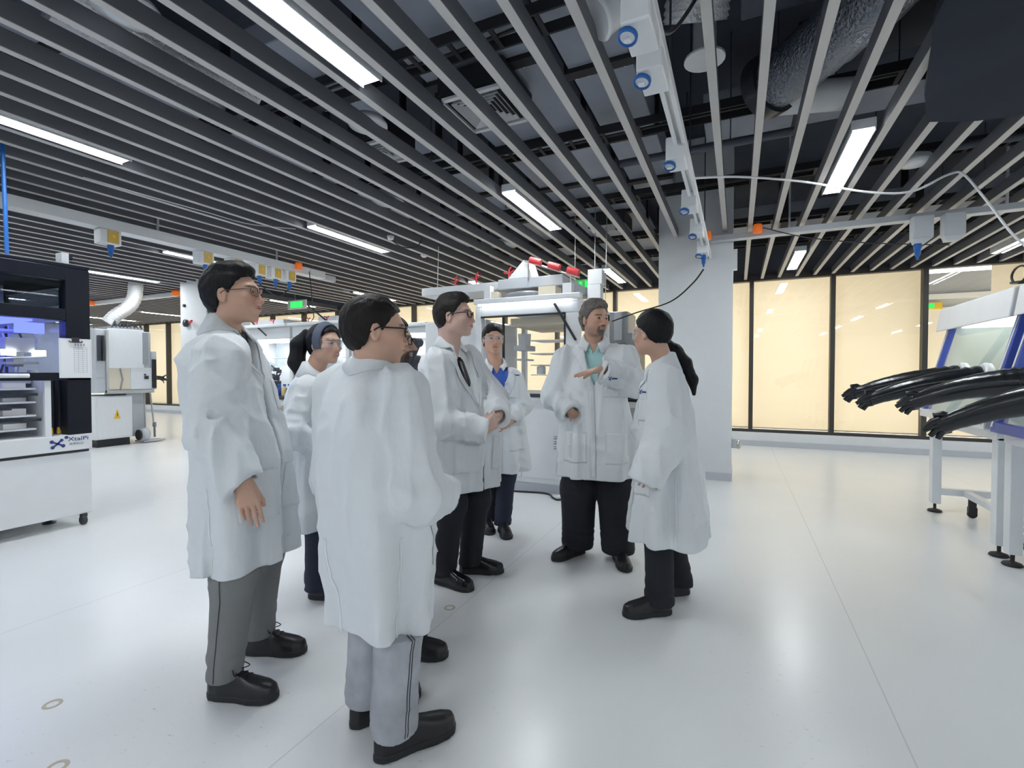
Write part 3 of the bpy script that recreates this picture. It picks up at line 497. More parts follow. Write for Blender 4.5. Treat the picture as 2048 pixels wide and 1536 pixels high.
# ---------------------------------------------------------------- 3 central enclosure, front plane Y = 5
t = thing('glass_enclosure', (-2.1, 5.6, 0), 'tall white enclosure with a big glass front behind the grey haired man', 'machine')
X0, X1 = -2.78, -1.60
MB().box(X0, X1-.02, 5.02, 6.35, 0, .10).obj('plinth', 'lgrey', t)
cb = MB().box(X0, X1, 5.0, 6.4, .10, 1.02).obj('base_cabinet', 'white', t, bevel=.006)
for a, b in ((X0+.02, -2.20), (-2.19, X1-.02)):
    d = MB().box(a, b, 4.985, 5.0, .16, .93).obj('cabinet_door', 'white', cb, bevel=.004)
    if a < -2.5: MB().box(b-.05, b-.035, 4.975, 4.985, .50, .60).obj('door_lock', 'dark', d)
    else:
        mb = MB()
        for k in range(3):
            for j in range(2): mb.bar((-1.81, 4.98, .50+k*.055+j*.025), (-1.71, 4.98, .505+k*.055+j*.025), .012, .008)
            mb.bar((-1.80, 4.98, .505+k*.055), (-1.72, 4.98, .525+k*.055), .012, .008)
        mb.obj('vent_slots', 'grey', d)
MB().box(X0, X1, 4.99, 6.4, 1.02, 1.09).obj('sill', 'white', t, bevel=.006); MB().box(-2.6, -1.72, 4.96, 5.0, 1.06, 1.10).obj('sill_tray', 'dark', t)
MB().box(X0-.02, X0+.06, 5.0, 5.1, 1.09, 2.10).box(-1.69, X1+.06, 5.0, 5.12, 1.09, 1.98).box(X0+.06, X1+.06, 5.0, 5.12, 1.98, 2.10).box(X0, X0+.06, 6.3, 6.4, 1.09, 2.1).box(X1-.06, X1+.06, 6.3, 6.4, 1.09, 2.1).box(X0, X1+.06, 6.3, 6.4, 2.0, 2.1).box(X1-.02, X1+.06, 5.1, 6.3, 1.98, 2.1).obj('enclosure_frame', 'white', t, bevel=.012)
MB().box(X0, X1+.10, 4.92, 5.02, 2.12, 2.18).box(X0, X1+.06, 5.0, 6.4, 2.10, 2.14).obj('cornice', 'white', t, bevel=.01); MB().box(X0+.05, X1, 4.94, 4.96, 2.10, 2.12).obj('front_light', 'led', t)
MB().box(X0+.06, -1.69, 5.04, 5.045, 1.09, 1.98).obj('front_pane', 'glass', t)
MB().box(-2.46, -2.44, 5.03, 5.06, 1.09, 1.98).box(-1.70, -1.685, 4.99, 5.05, 1.09, 1.98).box(X0+.06, -1.69, 4.99, 5.03, 1.97, 1.985).obj('pane_gasket', 'blackm', t)
for z in (1.30, 1.42, 1.56, 1.72): MB().box(-2.3, -1.72, 5.5, 5.9, z, z+.012).obj('glass_shelf', 'white', t)
MB().box(-2.44, -2.28, 5.3, 5.6, 1.60, 1.66).lathe([(.07, 0), (.08, .14)], (-2.34, 5.4, 1.66), (0, 0, 1), 18).box(-2.44, -2.30, 5.3, 5.6, 1.48, 1.50).obj('instrument', 'lgrey', t)
for x, z in ((-1.95, 1.315), (-2.2, 1.315), (-1.85, 1.435), (-1.9, 1.315)): MB().lathe([(.05, 0), (.055, .01), (.055, .09), (.03, .1), (.03, .12)], (x, 5.6, z), (0, 0, 1), 16).obj('jar', 'white', t)
MB().box(-2.43, -1.72, 5.2, 6.2, 1.88, 1.97).obj('filter_box', 'cream', t)
MB().bar((-1.80, 4.97, 2.08), (-1.56, 4.97, 1.68), .022, .03, (0, 1, 0)).obj('gas_strut', 'blackm', t); MB().bar((-1.62, 5.6, 2.14), (-1.45, 5.3, 1.92), .03, .04, (0, 1, 0)).obj('gas_strut', 'blackm', t)
# roof equipment
MB().box(-2.68, -2.6, 5.0, 5.1, 2.14, 2.34).obj('roof_bracket', 'white', t); MB().box(-1.72, -1.62, 5.0, 5.1, 2.14, 2.30).obj('roof_bracket', 'white', t)
MB().box(-2.55, -1.75, 5.1, 6.2, 2.30, 2.42).box(-2.5, -1.8, 5.15, 6.0, 2.14, 2.17).obj('roof_plenum', 'lgrey', t, bevel=.01)
MB().lathe([(.24, 0), (.26, .02), (.26, .05), (.1, .06)], (-2.2, 5.2, 2.19), (0, 0, 1), 28).obj('roof_fan', 'grey', t)
MB().box(-2.66, -2.52, 5.02, 5.15, 2.20, 2.27).box(-2.0, -1.80, 5.0, 5.2, 2.17, 2.28).obj('junction_box', 'cream', t)
MB().box(-3.7, -2.2, 5.2, 5.7, 2.32, 2.42).obj('roof_wing', 'white', t, bevel=.01)
mb = MB()
for k in range(3):
    a = Vector((-2.12+.22*k, 5.05, 2.62-.075*k)); mb.tube([a, a+Vector((.14, 0, -.045))], .034, 12)
for i, m_ in enumerate(range(3)):
    a = Vector((-2.12+.22*i, 5.05, 2.60-.075*i)); MB().tube([a, a+Vector((.13, 0, -.045))], .036, 12).obj('red_canister', 'red', t)
MB().tube([(-2.2, 5.07, 2.60), (-1.55, 5.07, 2.36)], .012, 6).tube([(-2.15, 5.07, 2.42), (-2.15, 5.07, 2.6)], .01, 6).tube([(-1.65, 5.07, 2.14), (-1.65, 5.07, 2.42)], .01, 6).obj('manifold_pipe', 'steel', t)
MB().poly([(-2.42, 5.1, 2.42), (-2.22, 5.1, 2.62), (-2.18, 5.1, 2.60), (-2.12, 5.1, 2.42)], (0, .25, 0)).obj('plastic_sheet', 'white', t)
for x, z in ((-3.25, 2.44), (-2.95, 2.46), (-2.5, 2.48)):
    MB().tube([(x, 5.3, 2.42), (x, 5.3, z+.09)], .01, 6).tube([(x-.07, 5.3, z+.06), (x, 5.3, z+.04), (x+.07, 5.3, z+.08)], .009, 6).tube([(x, 5.3, z+.09), (x+.03, 5.3, z+.12)], .010, 6).obj('red_valve', 'red', t)
MB().tube(curve_pts([(-2.62, 4.97, .02), (-2.3, 4.9, .012), (-1.9, 4.95, .012), (-1.75, 4.8, .012), (-1.68, 4.75, .012), (-1.62, 4.85, .012)], 8), .010, 6).obj('floor_cable', 'cable', t)
# white side box left of it
t = thing('side_enclosure', (-3.4, 5.7, 0), 'plain white cabinet side between the two men with glasses', 'cabinet')
MB().box(-3.75, -2.84, 5.35, 6.3, .08, 2.0).obj('cabinet_body', 'white', t, bevel=.01); MB().box(-3.7, -2.9, 5.4, 6.25, 0, .08).obj('plinth', 'lgrey', t)
t = thing('robot_arm', (-3.35, 4.7, 0), 'dark jointed robot arm on a blue base behind the man with the tie', 'robot')
MB().box(-3.75, -3.05, 4.5, 5.2, .0, .78).box(-3.8, -3.0, 4.45, 5.3, .78, .81).obj('stand', 'white', t, bevel=.006)
MB().box(-3.6, -3.15, 4.6, 5.0, .81, .97).obj('blue_base', 'rblue', t, bevel=.01)
MB().lathe([(.11, 0), (.11, .10), (.08, .14), (.08, .22)], (-3.4, 4.75, .97), (0, 0, 1), 18).tube([(-3.4, 4.7, 1.18), (-3.46, 4.68, 1.45)], [.07, .06], 12).lathe([(.075, -.09), (.075, .09)], (-3.46, 4.68, 1.47), (0, 1, 0), 16).tube([(-3.46, 4.62, 1.47), (-3.34, 4.6, 1.66)], [.05, .045], 12).lathe([(.05, -.06), (.05, .06)], (-3.34, 4.6, 1.68), (0, 1, 0), 14).obj('arm_links', 'dark', t)
# ---------------------------------------------------------------- row of lit fume hoods on the left
for i, (xa, xb_) in enumerate(((-8.1, -6.55), (-6.5, -5.35), (-5.3, -3.85))):
    t = thing('fume_hood', ((xa+xb_)/2, 6, 0), ['brightly lit white fume hood behind the tall man shoulder', 'brightly lit white fume hood behind the headband woman', 'brightly lit white fume hood right of the headband woman, mostly hidden'][i], 'fume hood', 'row of lit white fume hoods')
    MB().box(xa, xb_, 5.65, 6.6, 0, .90).obj('base_cabinet', 'white', t, bevel=.008); MB().box(xa, xb_, 5.58, 6.6, .90, .95).obj('worktop', 'dark', t)
    MB().box(xa, xa+.07, 5.65, 6.6, .95, 1.95).box(xb_-.07, xb_, 5.65, 6.6, .95, 1.95).box(xa, xb_, 6.55, 6.6, .95, 1.95).obj('hood_shell', 'white', t)
    zt = 2.08 if i < 2 else 1.98
    MB().box(xa, xb_, 5.60, 6.6, 1.90, zt).box(xa-.0, xb_, 5.5, 6.6, zt, zt+.05).obj('hood_top', 'white', t, bevel=.01)
    MB().box(xa+.1, xb_-.1, 5.75, 6.3, 1.885, 1.898).obj('hood_light', 'led', t)
    if i < 2: MB().box(xa+.25, xb_-.5, 5.9, 6.3, 2.13, 2.26).obj('roof_box', 'lgrey', t, bevel=.01)
    for k in range(3 if i < 2 else 0):
        x = xa+.25+.4*k; j_ = random.uniform(-.05, .05); MB().tube([(x, 5.7, 2.13), (x, 5.7, 2.2), (x-.07+j_, 5.68, 2.21+j_*.4)], .009, 6).tube([(x, 5.7, 2.2), (x+.08, 5.66, 2.23-j_*.5)], .011, 6).obj('red_valve', 'red', t)
    if i < 2:
        MB().tube([(xa+.35, 5.6, 2.4), (xa+1.1, 5.52, 1.95)], .013, 6).obj('stay_bar', 'blackm', t)
    x = xa+.55
    MB().lathe([(.001, 0), (.13, .05), (.15, .16), (.10, .34), (.045, .42), (.045, .5)], (x, 5.95, 1.33), (0, 0, 1), 22).obj('glass_vessel', 'lgrey', t)
    MB().lathe([(.02, 0), (.075, .03), (.085, .10), (.05, .3), (.05, .42)], (x+.36, 5.95, 1.44), (0, 0, 1), 20).obj('glass_vessel', 'flask', t)
    MB().tube([(x-.25, 6.1, .95), (x-.25, 6.1, 1.85)], .014, 8).tube([(x+.62, 6.1, .95), (x+.62, 6.1, 1.85)], .014, 8).tube([(x-.25, 6.1, 1.6), (x+.62, 6.1, 1.6)], .01, 8).obj('support_stand', 'steel', t)
    mb = MB()
    for k in range(14): a = Vector((x+.42+random.uniform(-.14, .14), 5.8+random.uniform(-.05, .05), 1.22+random.uniform(-.12, .18))); mb.box(a.x-.025, a.x+.025, a.y-.03, a.y+.03, a.z-.03, a.z+.03).tube([a, a+Vector((random.uniform(-.12, .12), 0, random.uniform(-.1, .1)))], .012, 6)
    mb.box(x+.36, x+.48, 5.76, 5.86, .95, 1.2).obj('clamp_assembly', 'dark', t)
for x, y, m_, l in ((-6.95, 5.72, 'logo', 'blue capped bottle on the hood worktop beside the clamp'), (-6.80, 5.70, 'liq', 'amber square bottle on the hood worktop'), (-6.69, 5.70, 'dark', 'dark capped bottle on the hood worktop')):
    t = thing('bottle', (x, y, .95), l, 'bottle'); MB().lathe([(.045, 0), (.05, .01), (.05, .12), (.02, .15), (.02, .17)], (x, y, .951), (0, 0, 1), 16).obj('bottle_body', m_, t); MB().lathe([(.025, 0), (.025, .03)], (x, y, 1.12), (0, 0, 1), 12).obj('bottle_cap', 'blue', t)
t = thing('work_bench', (-5.2, 4.35, 0), 'low white bench with cardboard boxes behind the group', 'table')
MB().box(-6.1, -4.2, 4.2, 4.9, .72, .76).obj('table_top', 'white', t, bevel=.004)
for x in (-6.05, -4.25):
    for y in (4.25, 4.85): MB().box(x-.025, x+.025, y-.025, y+.025, 0, .72).obj('leg', 'white_metal', t)
MB().box(-6.05, -4.25, 4.25, 4.85, .28, .31).obj('lower_shelf', 'white', t)
for x, z, w, h, l, m_ in ((-5.05, .761, .34, .16, 'brown cardboard box on the white bench', 'tan'), (-5.1, .311, .36, .2, 'pale cardboard box on the lower shelf of the bench', 'cream'), (-4.5, .761, .2, .12, 'flat brown box on the bench end', 'tan')):
    o = MB().box(x-w/2, x+w/2, 4.3, 4.6, z, z+h).box(x-.02, x+.02, 4.298, 4.602, z+.01, z+h+.001, 1).obj('cardboard_box', (m_, 'cream'), loc=(x, 4.45, z)); tag(o, l, 'box')
# ---------------------------------------------------------------- 4 grey apparatus behind the woman with the long ponytail
t = thing('reactor_cabinet', (-1.6, 7.4, 0), 'grey metal reactor cabinet between the grey haired man and the ponytail woman', 'machine')
MB().box(-1.95, -1.42, 7.0, 7.6, 1.75, 2.22).obj('upper_housing', 'grey', t, bevel=.03); MB().box(-1.86, -1.74, 6.97, 7.0, 1.8, 2.2).box(-1.62, -1.5, 6.97, 7.0, 1.8, 2.2).obj('housing_rib', 'lgrey', t, bevel=.01)
MB().box(-1.95, -1.28, 7.0, 7.6, .92, 1.75).obj('dark_body', 'dark', t, bevel=.02); MB().box(-1.45, -1.25, 6.96, 7.0, 1.2, 1.9).obj('side_column', 'grey', t)
MB().lathe([(.05, 0), (.06, .05), (.06, .2), (.02, .25)], (-1.33, 6.95, .98), (0, 0, 1), 12).obj('yellow_fitting', 'yellow', t)
MB().box(-2.0, -1.1, 6.9, 7.7, .84, .92).obj('bench_top', 'white', t)
for x in (-1.95, -1.15): MB().box(x-.03, x+.03, 6.95, 7.01, 0, .84).obj('leg', 'white_metal', t)
MB().box(-1.9, -1.2, 7.05, 7.6, .05, .84).obj('lower_box', 'lgrey', t)
# ---------------------------------------------------------------- 5 glovebox workstation at right, front plane about x = 1.7
def glovebox(ya, yb, label, glove_spots):
    """open-fronted glove box on a white stand; ya < yb; the sloping window faces -X"""
    t = thing('glovebox', (2.1, (ya+yb)/2, 0), label, 'glovebox', 'white gloveboxes on stands')
    xf, xr = 1.70, 2.55; L = .09
    for y in (ya+L/2, yb-L/2):
        for x in (xf+.03, xr):
            lg = MB().box(x-L/2+.01, x+L/2-.01, y-L/2, y+L/2, .085, .86).obj('leg', 'white_metal', t, bevel=.004)
            MB().lathe([(.05, 0), (.058, .006), (.05, .02), (.02, .03), (.012, .032), (.012, .09)], (x, y, 0), (0, 0, 1), 18).obj('levelling_foot', 'blackm', lg)
    MB().box(xf+.065, xr-.04, ya+.015, ya+.075, .17, .23).obj('stretcher', 'white_metal', t); MB().box(xf+.065, xr-.04, yb-.075, yb-.015, .17, .23).obj('stretcher', 'white_metal', t)
    MB().box(1.93, 1.99, ya+.07, yb-.07, .172, .222).obj('cross_rail', 'white_metal', t)
    MB().box(xf-.01, xr+.04, ya, yb, .84, .90).obj('base_rail', 'white_metal', t, bevel=.004)
    for y in (ya+.2, yb-.18):
        MB().lathe([(.03, -.018), (.035, -.012), (.035, .012), (.03, .018)], (1.96, y, .036), (0, 1, 0), 18).box(1.93, 1.99, y-.022, y+.022, .05, .10).lathe([(.03, 0), (.03, .08)], (1.96, y, .095), (0, 0, 1), 12).obj('caster', 'blackm', t)
    s = MB()      # shell: bottom, back, roof
    s.box(xf, xr, ya, yb, .90, .93).box(xr-.03, xr, ya, yb, .93, 1.9)
    s.obj('shell', 'white', t)
    bot, top = Vector((xf-.06, 0, .92)), Vector((xf+.14, 0, 1.76))
    for y in (ya+.035, yb-.035):
        f = MB().bar(bot+Vector((0, y, 0)), top+Vector((0, y, 0)), .07, .05, (1, 0, 0)).obj('window_post', 'rblue', t, bevel=.004)
        MB().bar(bot+Vector((-.03, y+.0, .03)), top+Vector((-.03, y, -.03)), .018, .008, (1, 0, 0)).obj('post_trim', 'white_metal', f)
        MB().poly([(xf-.02, y-.01, .93), (xr-.02, y-.01, .93), (xr-.02, y-.01, 1.8), (xf+.16, y-.01, 1.8)], (0, .012, 0)).obj('side_wall', 'glass' if y < (ya+yb)/2 else 'pgreen', t)
    MB().bar(bot+Vector((0, ya, .03)), bot+Vector((0, yb, .03)), .05, .07, (0, 0, 1)).obj('window_sill', 'rblue' if ya < 4 else 'white_metal', t, bevel=.004)
    MB().add([tuple(bot+Vector((0, ya+.07, .05))), tuple(bot+Vector((0, yb-.07, .05))), tuple(top+Vector((0, yb-.07, 0))), tuple(top+Vector((0, ya+.07, 0)))], [(0, 1, 2, 3)]).obj('window_pane', 'glass', t)
    MB().poly([(xf+.03, ya-.02, 1.72), (xf+.06, ya-.02, 1.93), (xf+.20, ya-.02, 1.98), (xr, ya-.02, 1.98), (xr, ya-.02, 1.80), (xf+.2, ya-.02, 1.76)], (0, yb-ya+.04, 0)).obj('hood_canopy', 'white', t, bevel=.01)
    MB().box(xf+.2, xr-.1, ya+.06, yb-.06, 1.745, 1.755).obj('interior_light', 'led_soft', t)
    MB().box(xr-.05, xr-.03, ya+.1, yb-.1, .93, 1.74).obj('inner_panel', 'pgreen', t); MB().box(xr-.42, xr-.40, ya+.5, ya+.52, .93, 1.74).box(xr-.42, xr-.40, ya+.85, ya+.87, .93, 1.74).obj('inner_frame', 'white_metal', t)
    for k in range(3):
        y = ya+.35+.35*k; MB().box(2.15, 2.45, y-.1, y+.1, .94, 1.25+.1*k).obj('instrument', ('lgrey', 'white', 'steel')[k], t, bevel=.01)
    for y, z, tipx, tipy, tipz in glove_spots:
        xb2 = xf+.20*(z-.92)/.84-.06
        rg = MB().lathe([(.115, -.01), (.125, 0), (.125, .03), (.105, .045)], (xb2+.03, y, z), (-1, 0, .2), 28).obj('glove_port', 'white_metal', t)
        A = Vector((xb2, y, z)); T = Vector((tipx, tipy, tipz)); d = T-A; n = 26; path = []; rr = []
        for k in range(n+1):
            u = k/n; path.append(A+d*u+Vector((0, 0, .035*math.sin(PI*u))))
            rr.append((.104+.006*math.sin(k*2.6)*(1 if u < .22 else .25))*(1-.50*u) if u < .88 else .056)
        mb = MB().tube(path, rr, 20)
        dn = d.normalized(); side = dn.cross(Vector((0, 0, 1))).normalized(); up = side.cross(dn)
        for j, (o_, l_, c_) in enumerate(((-.045, .10, .25), (-.015, .115, .15), (.017, .11, .3), (.047, .09, .4))):
            q = path[-1]+(side*.6-up*.8)*o_-dn*.02; m_ = q+dn*l_*.5-up*.004; e_ = m_+(dn*math.cos(c_*2)-up*math.sin(c_*2))*l_*.55; mb.tube([q, m_, e_], [.024, .021, .016], 10)
        q = path[-1]+up*.03-dn*.06; mb.tube([q, q+up*.035+dn*.03-side*.01, q+up*.04+dn*.075-side*.02], [.026, .022, .016], 10)
        gl = mb.obj('rubber_glove', 'rubber', t)
        for k in range(5):
            q = A+d*(.012+.022*k); MB().lathe([(.100-.002*k, -.004), (.106-.002*k, 0), (.100-.002*k, .004)], q, tuple(d), 24).obj('cuff_ring', 'rubber', gl)
    return t
g1 = glovebox(4.60, 5.95, 'white glovebox on a stand with blue window posts, the farther one, at right', [(5.42, 1.29, .99, 5.45, 1.14), (4.98, 1.28, 1.02, 5.02, 1.10)])
g2 = glovebox(3.18, 4.50, 'white glovebox at the right edge of the picture, the nearer one', [(4.25, 1.27, 1.17, 4.48, 1.11), (3.62, 1.22, 1.20, 4.00, .99)])
t = thing('cable_coil', (1.83, 4.75, 1.98), 'small black wire loop lying on the farther glovebox roof', 'cable')
pts = [Vector((1.86, 4.78+.11*math.cos(a), 2.045+.06*math.sin(a))) for a in np.linspace(0, 2*PI, 20)]; MB().tube(pts, .008, 6).obj('wire_loop', 'cable', t)
MB().tube(curve_pts([(1.86, 4.68, 2.02), (1.86, 4.58, 2.08), (1.9, 4.4, 2.12), (1.95, 4.1, 2.05)], 8), .007, 6).obj('wire_tail', 'cable', t); MB().lathe([(.05, 0), (.05, .012)], (1.86, 4.78, 1.981), (0, 0, 1), 14).obj('base_puck', 'dark', t)
# ================================================================ PEOPLE
RT = np.random.RandomState(5).rand(32, 32, 32).astype(np.float32)
def vnoise(P):
    i = np.floor(P).astype(int); f = (P-i); f = f*f*(3-2*f); i &= 31; j = (i+1) & 31; out = 0
    for a in (0, 1):
        wa = f[:, 0] if a else 1-f[:, 0]; ia = j[:, 0] if a else i[:, 0]
        for b in (0, 1):
            wb = f[:, 1] if b else 1-f[:, 1]; ib = j[:, 1] if b else i[:, 1]
            out = out + wa*wb*(RT[ia, ib, i[:, 2]]*(1-f[:, 2])+RT[ia, ib, j[:, 2]]*f[:, 2])
    return out*2-1
V = lambda *a: np.array(a, float)
def ell(P, c, r):
    q = (P-np.array(c))/np.array(r); k0 = np.sqrt((q*q).sum(1))+1e-9; k1 = np.sqrt(((q/np.array(r))**2).sum(1))+1e-9; return k0*(k0-1)/k1
def rc(P, a, b, r1, r2=None):
    a = np.array(a, float); b = np.array(b, float); r2 = r1 if r2 is None else r2; ba = b-a
    t = np.clip(((P-a)@ba)/max(ba@ba, 1e-9), 0, 1); d = P-a-t[:, None]*ba; return np.sqrt((d*d).sum(1))-(r1+(r2-r1)*t)
def smin(a, b, k): h = np.maximum(k-np.abs(a-b), 0)/k; return np.minimum(a, b)-h*h*k*.25
def smax(a, b, k): return -smin(-a, -b, k)
def near(P, fn, lo, hi, m=.05):
    """evaluate fn only inside a box, elsewhere give the distance to the box"""
    lo = np.array(lo, float)-m; hi = np.array(hi, float)+m; q = np.maximum(np.maximum(lo-P, P-hi), 0); d = np.sqrt((q*q).sum(1))+m*.7
    k = np.all((P > lo) & (P < hi), axis=1)
    if k.any(): d[k] = fn(P[k])
    return d
def sdf_mesh(fn, lo, hi, h, slack=.03):
    B = 6; lo = np.array(lo, float); nb = np.ceil((np.array(hi)-lo)/(h*B)).astype(int); n = nb*B
    gi = np.stack(np.meshgrid(*[np.arange(k) for k in nb], indexing='ij'), -1).reshape(-1, 3)
    Dc = fn(lo+(gi*B+B/2-.5)*h).astype(np.float32); D = Dc.reshape(nb).repeat(B, 0).repeat(B, 1).repeat(B, 2)
    act = gi[np.abs(Dc) < B*h*.9+slack]; lc = np.stack(np.meshgrid(*[np.arange(B)]*3, indexing='ij'), -1).reshape(-1, 3)
    for s in range(0, len(act), 1500):
        I = (act[s:s+1500, None, :]*B+lc[None]).reshape(-1, 3); D[I[:, 0], I[:, 1], I[:, 2]] = fn(lo+I*h)
    S_ = D < 0; c = np.zeros(n-1, np.uint8)
    for a in (0, 1):
        for b in (0, 1):
            for e in (0, 1): c += S_[a:n[0]-1+a, b:n[1]-1+b, e:n[2]-1+e]
    I = np.argwhere((c > 0) & (c < 8)); vid = np.full(n-1, -1, np.int32); vid[I[:, 0], I[:, 1], I[:, 2]] = np.arange(len(I))
    co = [(a, b, e) for a in (0, 1) for b in (0, 1) for e in (0, 1)]; val = np.stack([D[I[:, 0]+a, I[:, 1]+b, I[:, 2]+e] for a, b, e in co], 1)
    acc = np.zeros((len(I), 3)); cnt = np.zeros(len(I))
    for u in range(8):
        for w in range(u+1, 8):
            if sum(abs(co[u][k]-co[w][k]) for k in range(3)) != 1: continue
            a, b = val[:, u], val[:, w]; m = (a < 0) != (b < 0); t = np.where(m, a/np.where(m, a-b, 1), 0)
            p = np.array(co[u])+(np.array(co[w])-np.array(co[u]))*t[:, None]; acc += p*m[:, None]; cnt += m
    vt = lo+(I+acc/cnt[:, None])*h; Q = []
    for ax in range(3):
        b, e = [(1, 2), (2, 0), (0, 1)][ax]; s0 = [slice(None)]*3; s1 = [slice(None)]*3; s0[ax] = slice(0, n[ax]-1); s1[ax] = slice(1, n[ax])
        X = np.argwhere(S_[tuple(s0)] != S_[tuple(s1)]); X = X[(X[:, b] > 0) & (X[:, e] > 0) & (X[:, b] < n[b]-1) & (X[:, e] < n[e]-1)]
        ins = S_[X[:, 0], X[:, 1], X[:, 2]]
        def g(db, de): Y = X.copy(); Y[:, b] += db; Y[:, e] += de; return vid[Y[:, 0], Y[:, 1], Y[:, 2]]
        q = np.stack([g(-1, -1), g(0, -1), g(0, 0), g(-1, 0)], 1); q[~ins] = q[~ins][:, ::-1]; Q.append(q)
    q = np.concatenate(Q); q = q[(q >= 0).all(1)]; return vt, q
def np_obj(name, vt, q, m, parent, colors=None, head=None):
    me = bpy.data.meshes.new(name); me.vertices.add(len(vt)); me.vertices.foreach_set('co', vt.astype(np.float32).ravel())
    me.loops.add(q.size); me.loops.foreach_set('vertex_index', q.astype(np.int32).ravel()); me.polygons.add(len(q))
    me.polygons.foreach_set('loop_start', np.arange(0, q.size, q.shape[1], dtype=np.int32)); me.polygons.foreach_set('loop_total', np.full(len(q), q.shape[1], np.int32))
    me.update(); me.validate(); me.polygons.foreach_set('use_smooth', np.ones(len(me.polygons), bool))
    for x in (m if isinstance(m, (list, tuple)) else [m]): me.materials.append(M[x] if isinstance(x, str) else x)
    if colors is not None:
        at_ = me.color_attributes.new('Col', 'FLOAT_COLOR', 'POINT'); at_.data.foreach_set('color', np.concatenate([colors, np.ones((len(colors), 1))], 1).astype(np.float32).ravel())
    o = bpy.data.objects.new(name, me); C.objects.link(o); o.parent = parent; return o
def skin_mat():
    m = mat('skin', (.6, .4, .3), .5, spec=.35, bump=.08, bscale=180); nt = m.node_tree; b = nt.nodes['Principled BSDF']
    a = nt.nodes.new('ShaderNodeVertexColor'); a.layer_name = 'Col'; nt.links.new(a.outputs[0], b.inputs['Base Color'])
    b.inputs['Subsurface Weight'].default_value = .12; b.inputs['Subsurface Radius'].default_value = (.6, .25, .15); b.inputs['Subsurface Scale'].default_value = .01; return m
M['skin'] = skin_mat()
M['coat'] = mat('lab_coat_cloth', (.75, .785, .81), .75, spec=.2, bump=.42, bscale=10, stretch=(1.6, 1.6, .55), sheen=.05)
M['coat_seam'] = mat('coat_seam_cloth', (.84, .87, .90), .75, spec=.2)
M['hair_black'] = mat('black_hair', (.007, .007, .009), .5, bump=.8, bscale=70, stretch=(3, 3, .4), spec=.22)
M['hair_brown'] = mat('dark_brown_hair', (.014, .011, .010), .5, bump=.8, bscale=70, stretch=(3, 3, .4), spec=.22)
M['hair_grey'] = mat('grey_hair', (.17, .155, .14), .6, noise=.6, nscale=60, bump=.9, bscale=110, stretch=(2, 2, 1))
M['trouser_grey'] = mat('grey_trousers', (.21, .215, .22), .85, bump=.2, bscale=40); M['trouser_black'] = mat('black_trousers', (.010, .012, .018), .85, bump=.2, bscale=30)
M['jeans'] = mat('washed_grey_jeans', (.42, .44, .48), .85, noise=.25, nscale=9, bump=.3, bscale=60); M['navy_cloth'] = mat('navy_trousers', (.015, .02, .04), .85)
M['shoe'] = mat('black_shoe', (.010, .011, .014), .35, bump=.15, bscale=40); M['sole'] = mat('black_sole', (.014, .015, .018), .6); M['shoe_shiny'] = mat('black_leather', (.008, .009, .012), .18)
M['shirt_w'] = mat('white_shirt', (.78, .80, .80), .8); M['shirt_b'] = mat('blue_shirt', (.05, .13, .50), .8, bump=.2); M['shirt_t'] = mat('teal_shirt', (.42, .68, .68), .8, bump=.2); M['shirt_d'] = mat('dark_shirt', (.03, .035, .04), .8)
M['shirt_g'] = mat('grey_shirt', (.38, .40, .42), .8); M['band'] = mat('grey_headband', (.10, .12, .17), .85, bump=.2); M['eye_w'] = mat('eye_white', (.75, .72, .70), .2); M['iris'] = mat('iris_brown', (.03, .018, .012), .15); M['frame_b'] = mat('glasses_black', (.01, .01, .012), .25)
M['frame_m'] = mat('glasses_brown', (.12, .06, .05), .3)
def rot(yaw, pitch=0, roll=0):
    """columns: right, forward, up of a head facing +Y turned by yaw, chin up by pitch, tilted by roll"""
    return np.array((Matrix.Rotation(yaw, 3, 'Z') @ Matrix.Rotation(pitch, 3, 'X') @ Matrix.Rotation(roll, 3, 'Y')))
# ---- head in its own frame: origin mid head, +Y face, +Z crown
def head_sdf(Q, g):
    x = np.abs(Q[:, 0]); Qm = Q.copy(); Qm[:, 0] = x; w = g['w']
    d = ell(Q, (0, -.016, .030), (.076*w, .098, .088))
    d = smin(d, ell(Q, (0, .026, -.012), (.064*w, .066, .088)), .03)
    d = smin(d, ell(Q, (0, .022, -.062), (.052*w*g['jaw'], .056, .046)), .03)
    d = smin(d, ell(Qm, (.046*w*g['jaw'], -.004, -.060), (.018, .030, .028)), .03)
    d = smin(d, ell(Q, (0, .066, -.098), (.022, .020, .016)), .022)
    d = smin(d, ell(Qm, (.043*w, .056, -.022), (.024, .026, .02)), .022)
    d = smin(d, rc(Qm, (.0, .088, .026), (.040, .078, .026), .009, .007), .018)
    d = smax(d, -ell(Qm, (.031, .101, .004), (.021, .020, .013)), .012)
    d = smin(d, ell(Qm, (.031, .0765, .004), (.0165, .0145, .0135)), .003)
    nose = smin(rc(Q, (0, .086, .012), (0, .108*g['nose'], -.034), .0075, .0105), ell(Qm, (.0125, .095, -.037), (.0085, .011, .008)), .009)
    d = smin(d, nose, .009)
    d = smin(d, ell(Q, (0, .082, -.060), (.030, .016, .022)), .014)
    d = smin(d, ell(Qm, (.006, .0955, -.0565), (.014, .007, .0048)), .004); d = smin(d, ell(Q, (0, .0945, -.0665), (.019, .0075, .0055)), .004)
    d = smax(d, -ell(Q, (0, .103, -.0615), (.025, .010, .0016+.002*g.get('open', 0))), .002)
    d = smax(d, -ell(Qm, (.006, .104, -.0465), (.004, .006, .003)), .003)
    ear = ell(Qm-np.array((0, 0, 0)), (.079*w, -.012, -.006), (.0075, .018, .032)); ear = smax(ear, -ell(Qm, (.088*w, -.008, -.004), (.008, .009, .019)), .005)
    d = smin(d, ear, .006)
    return d
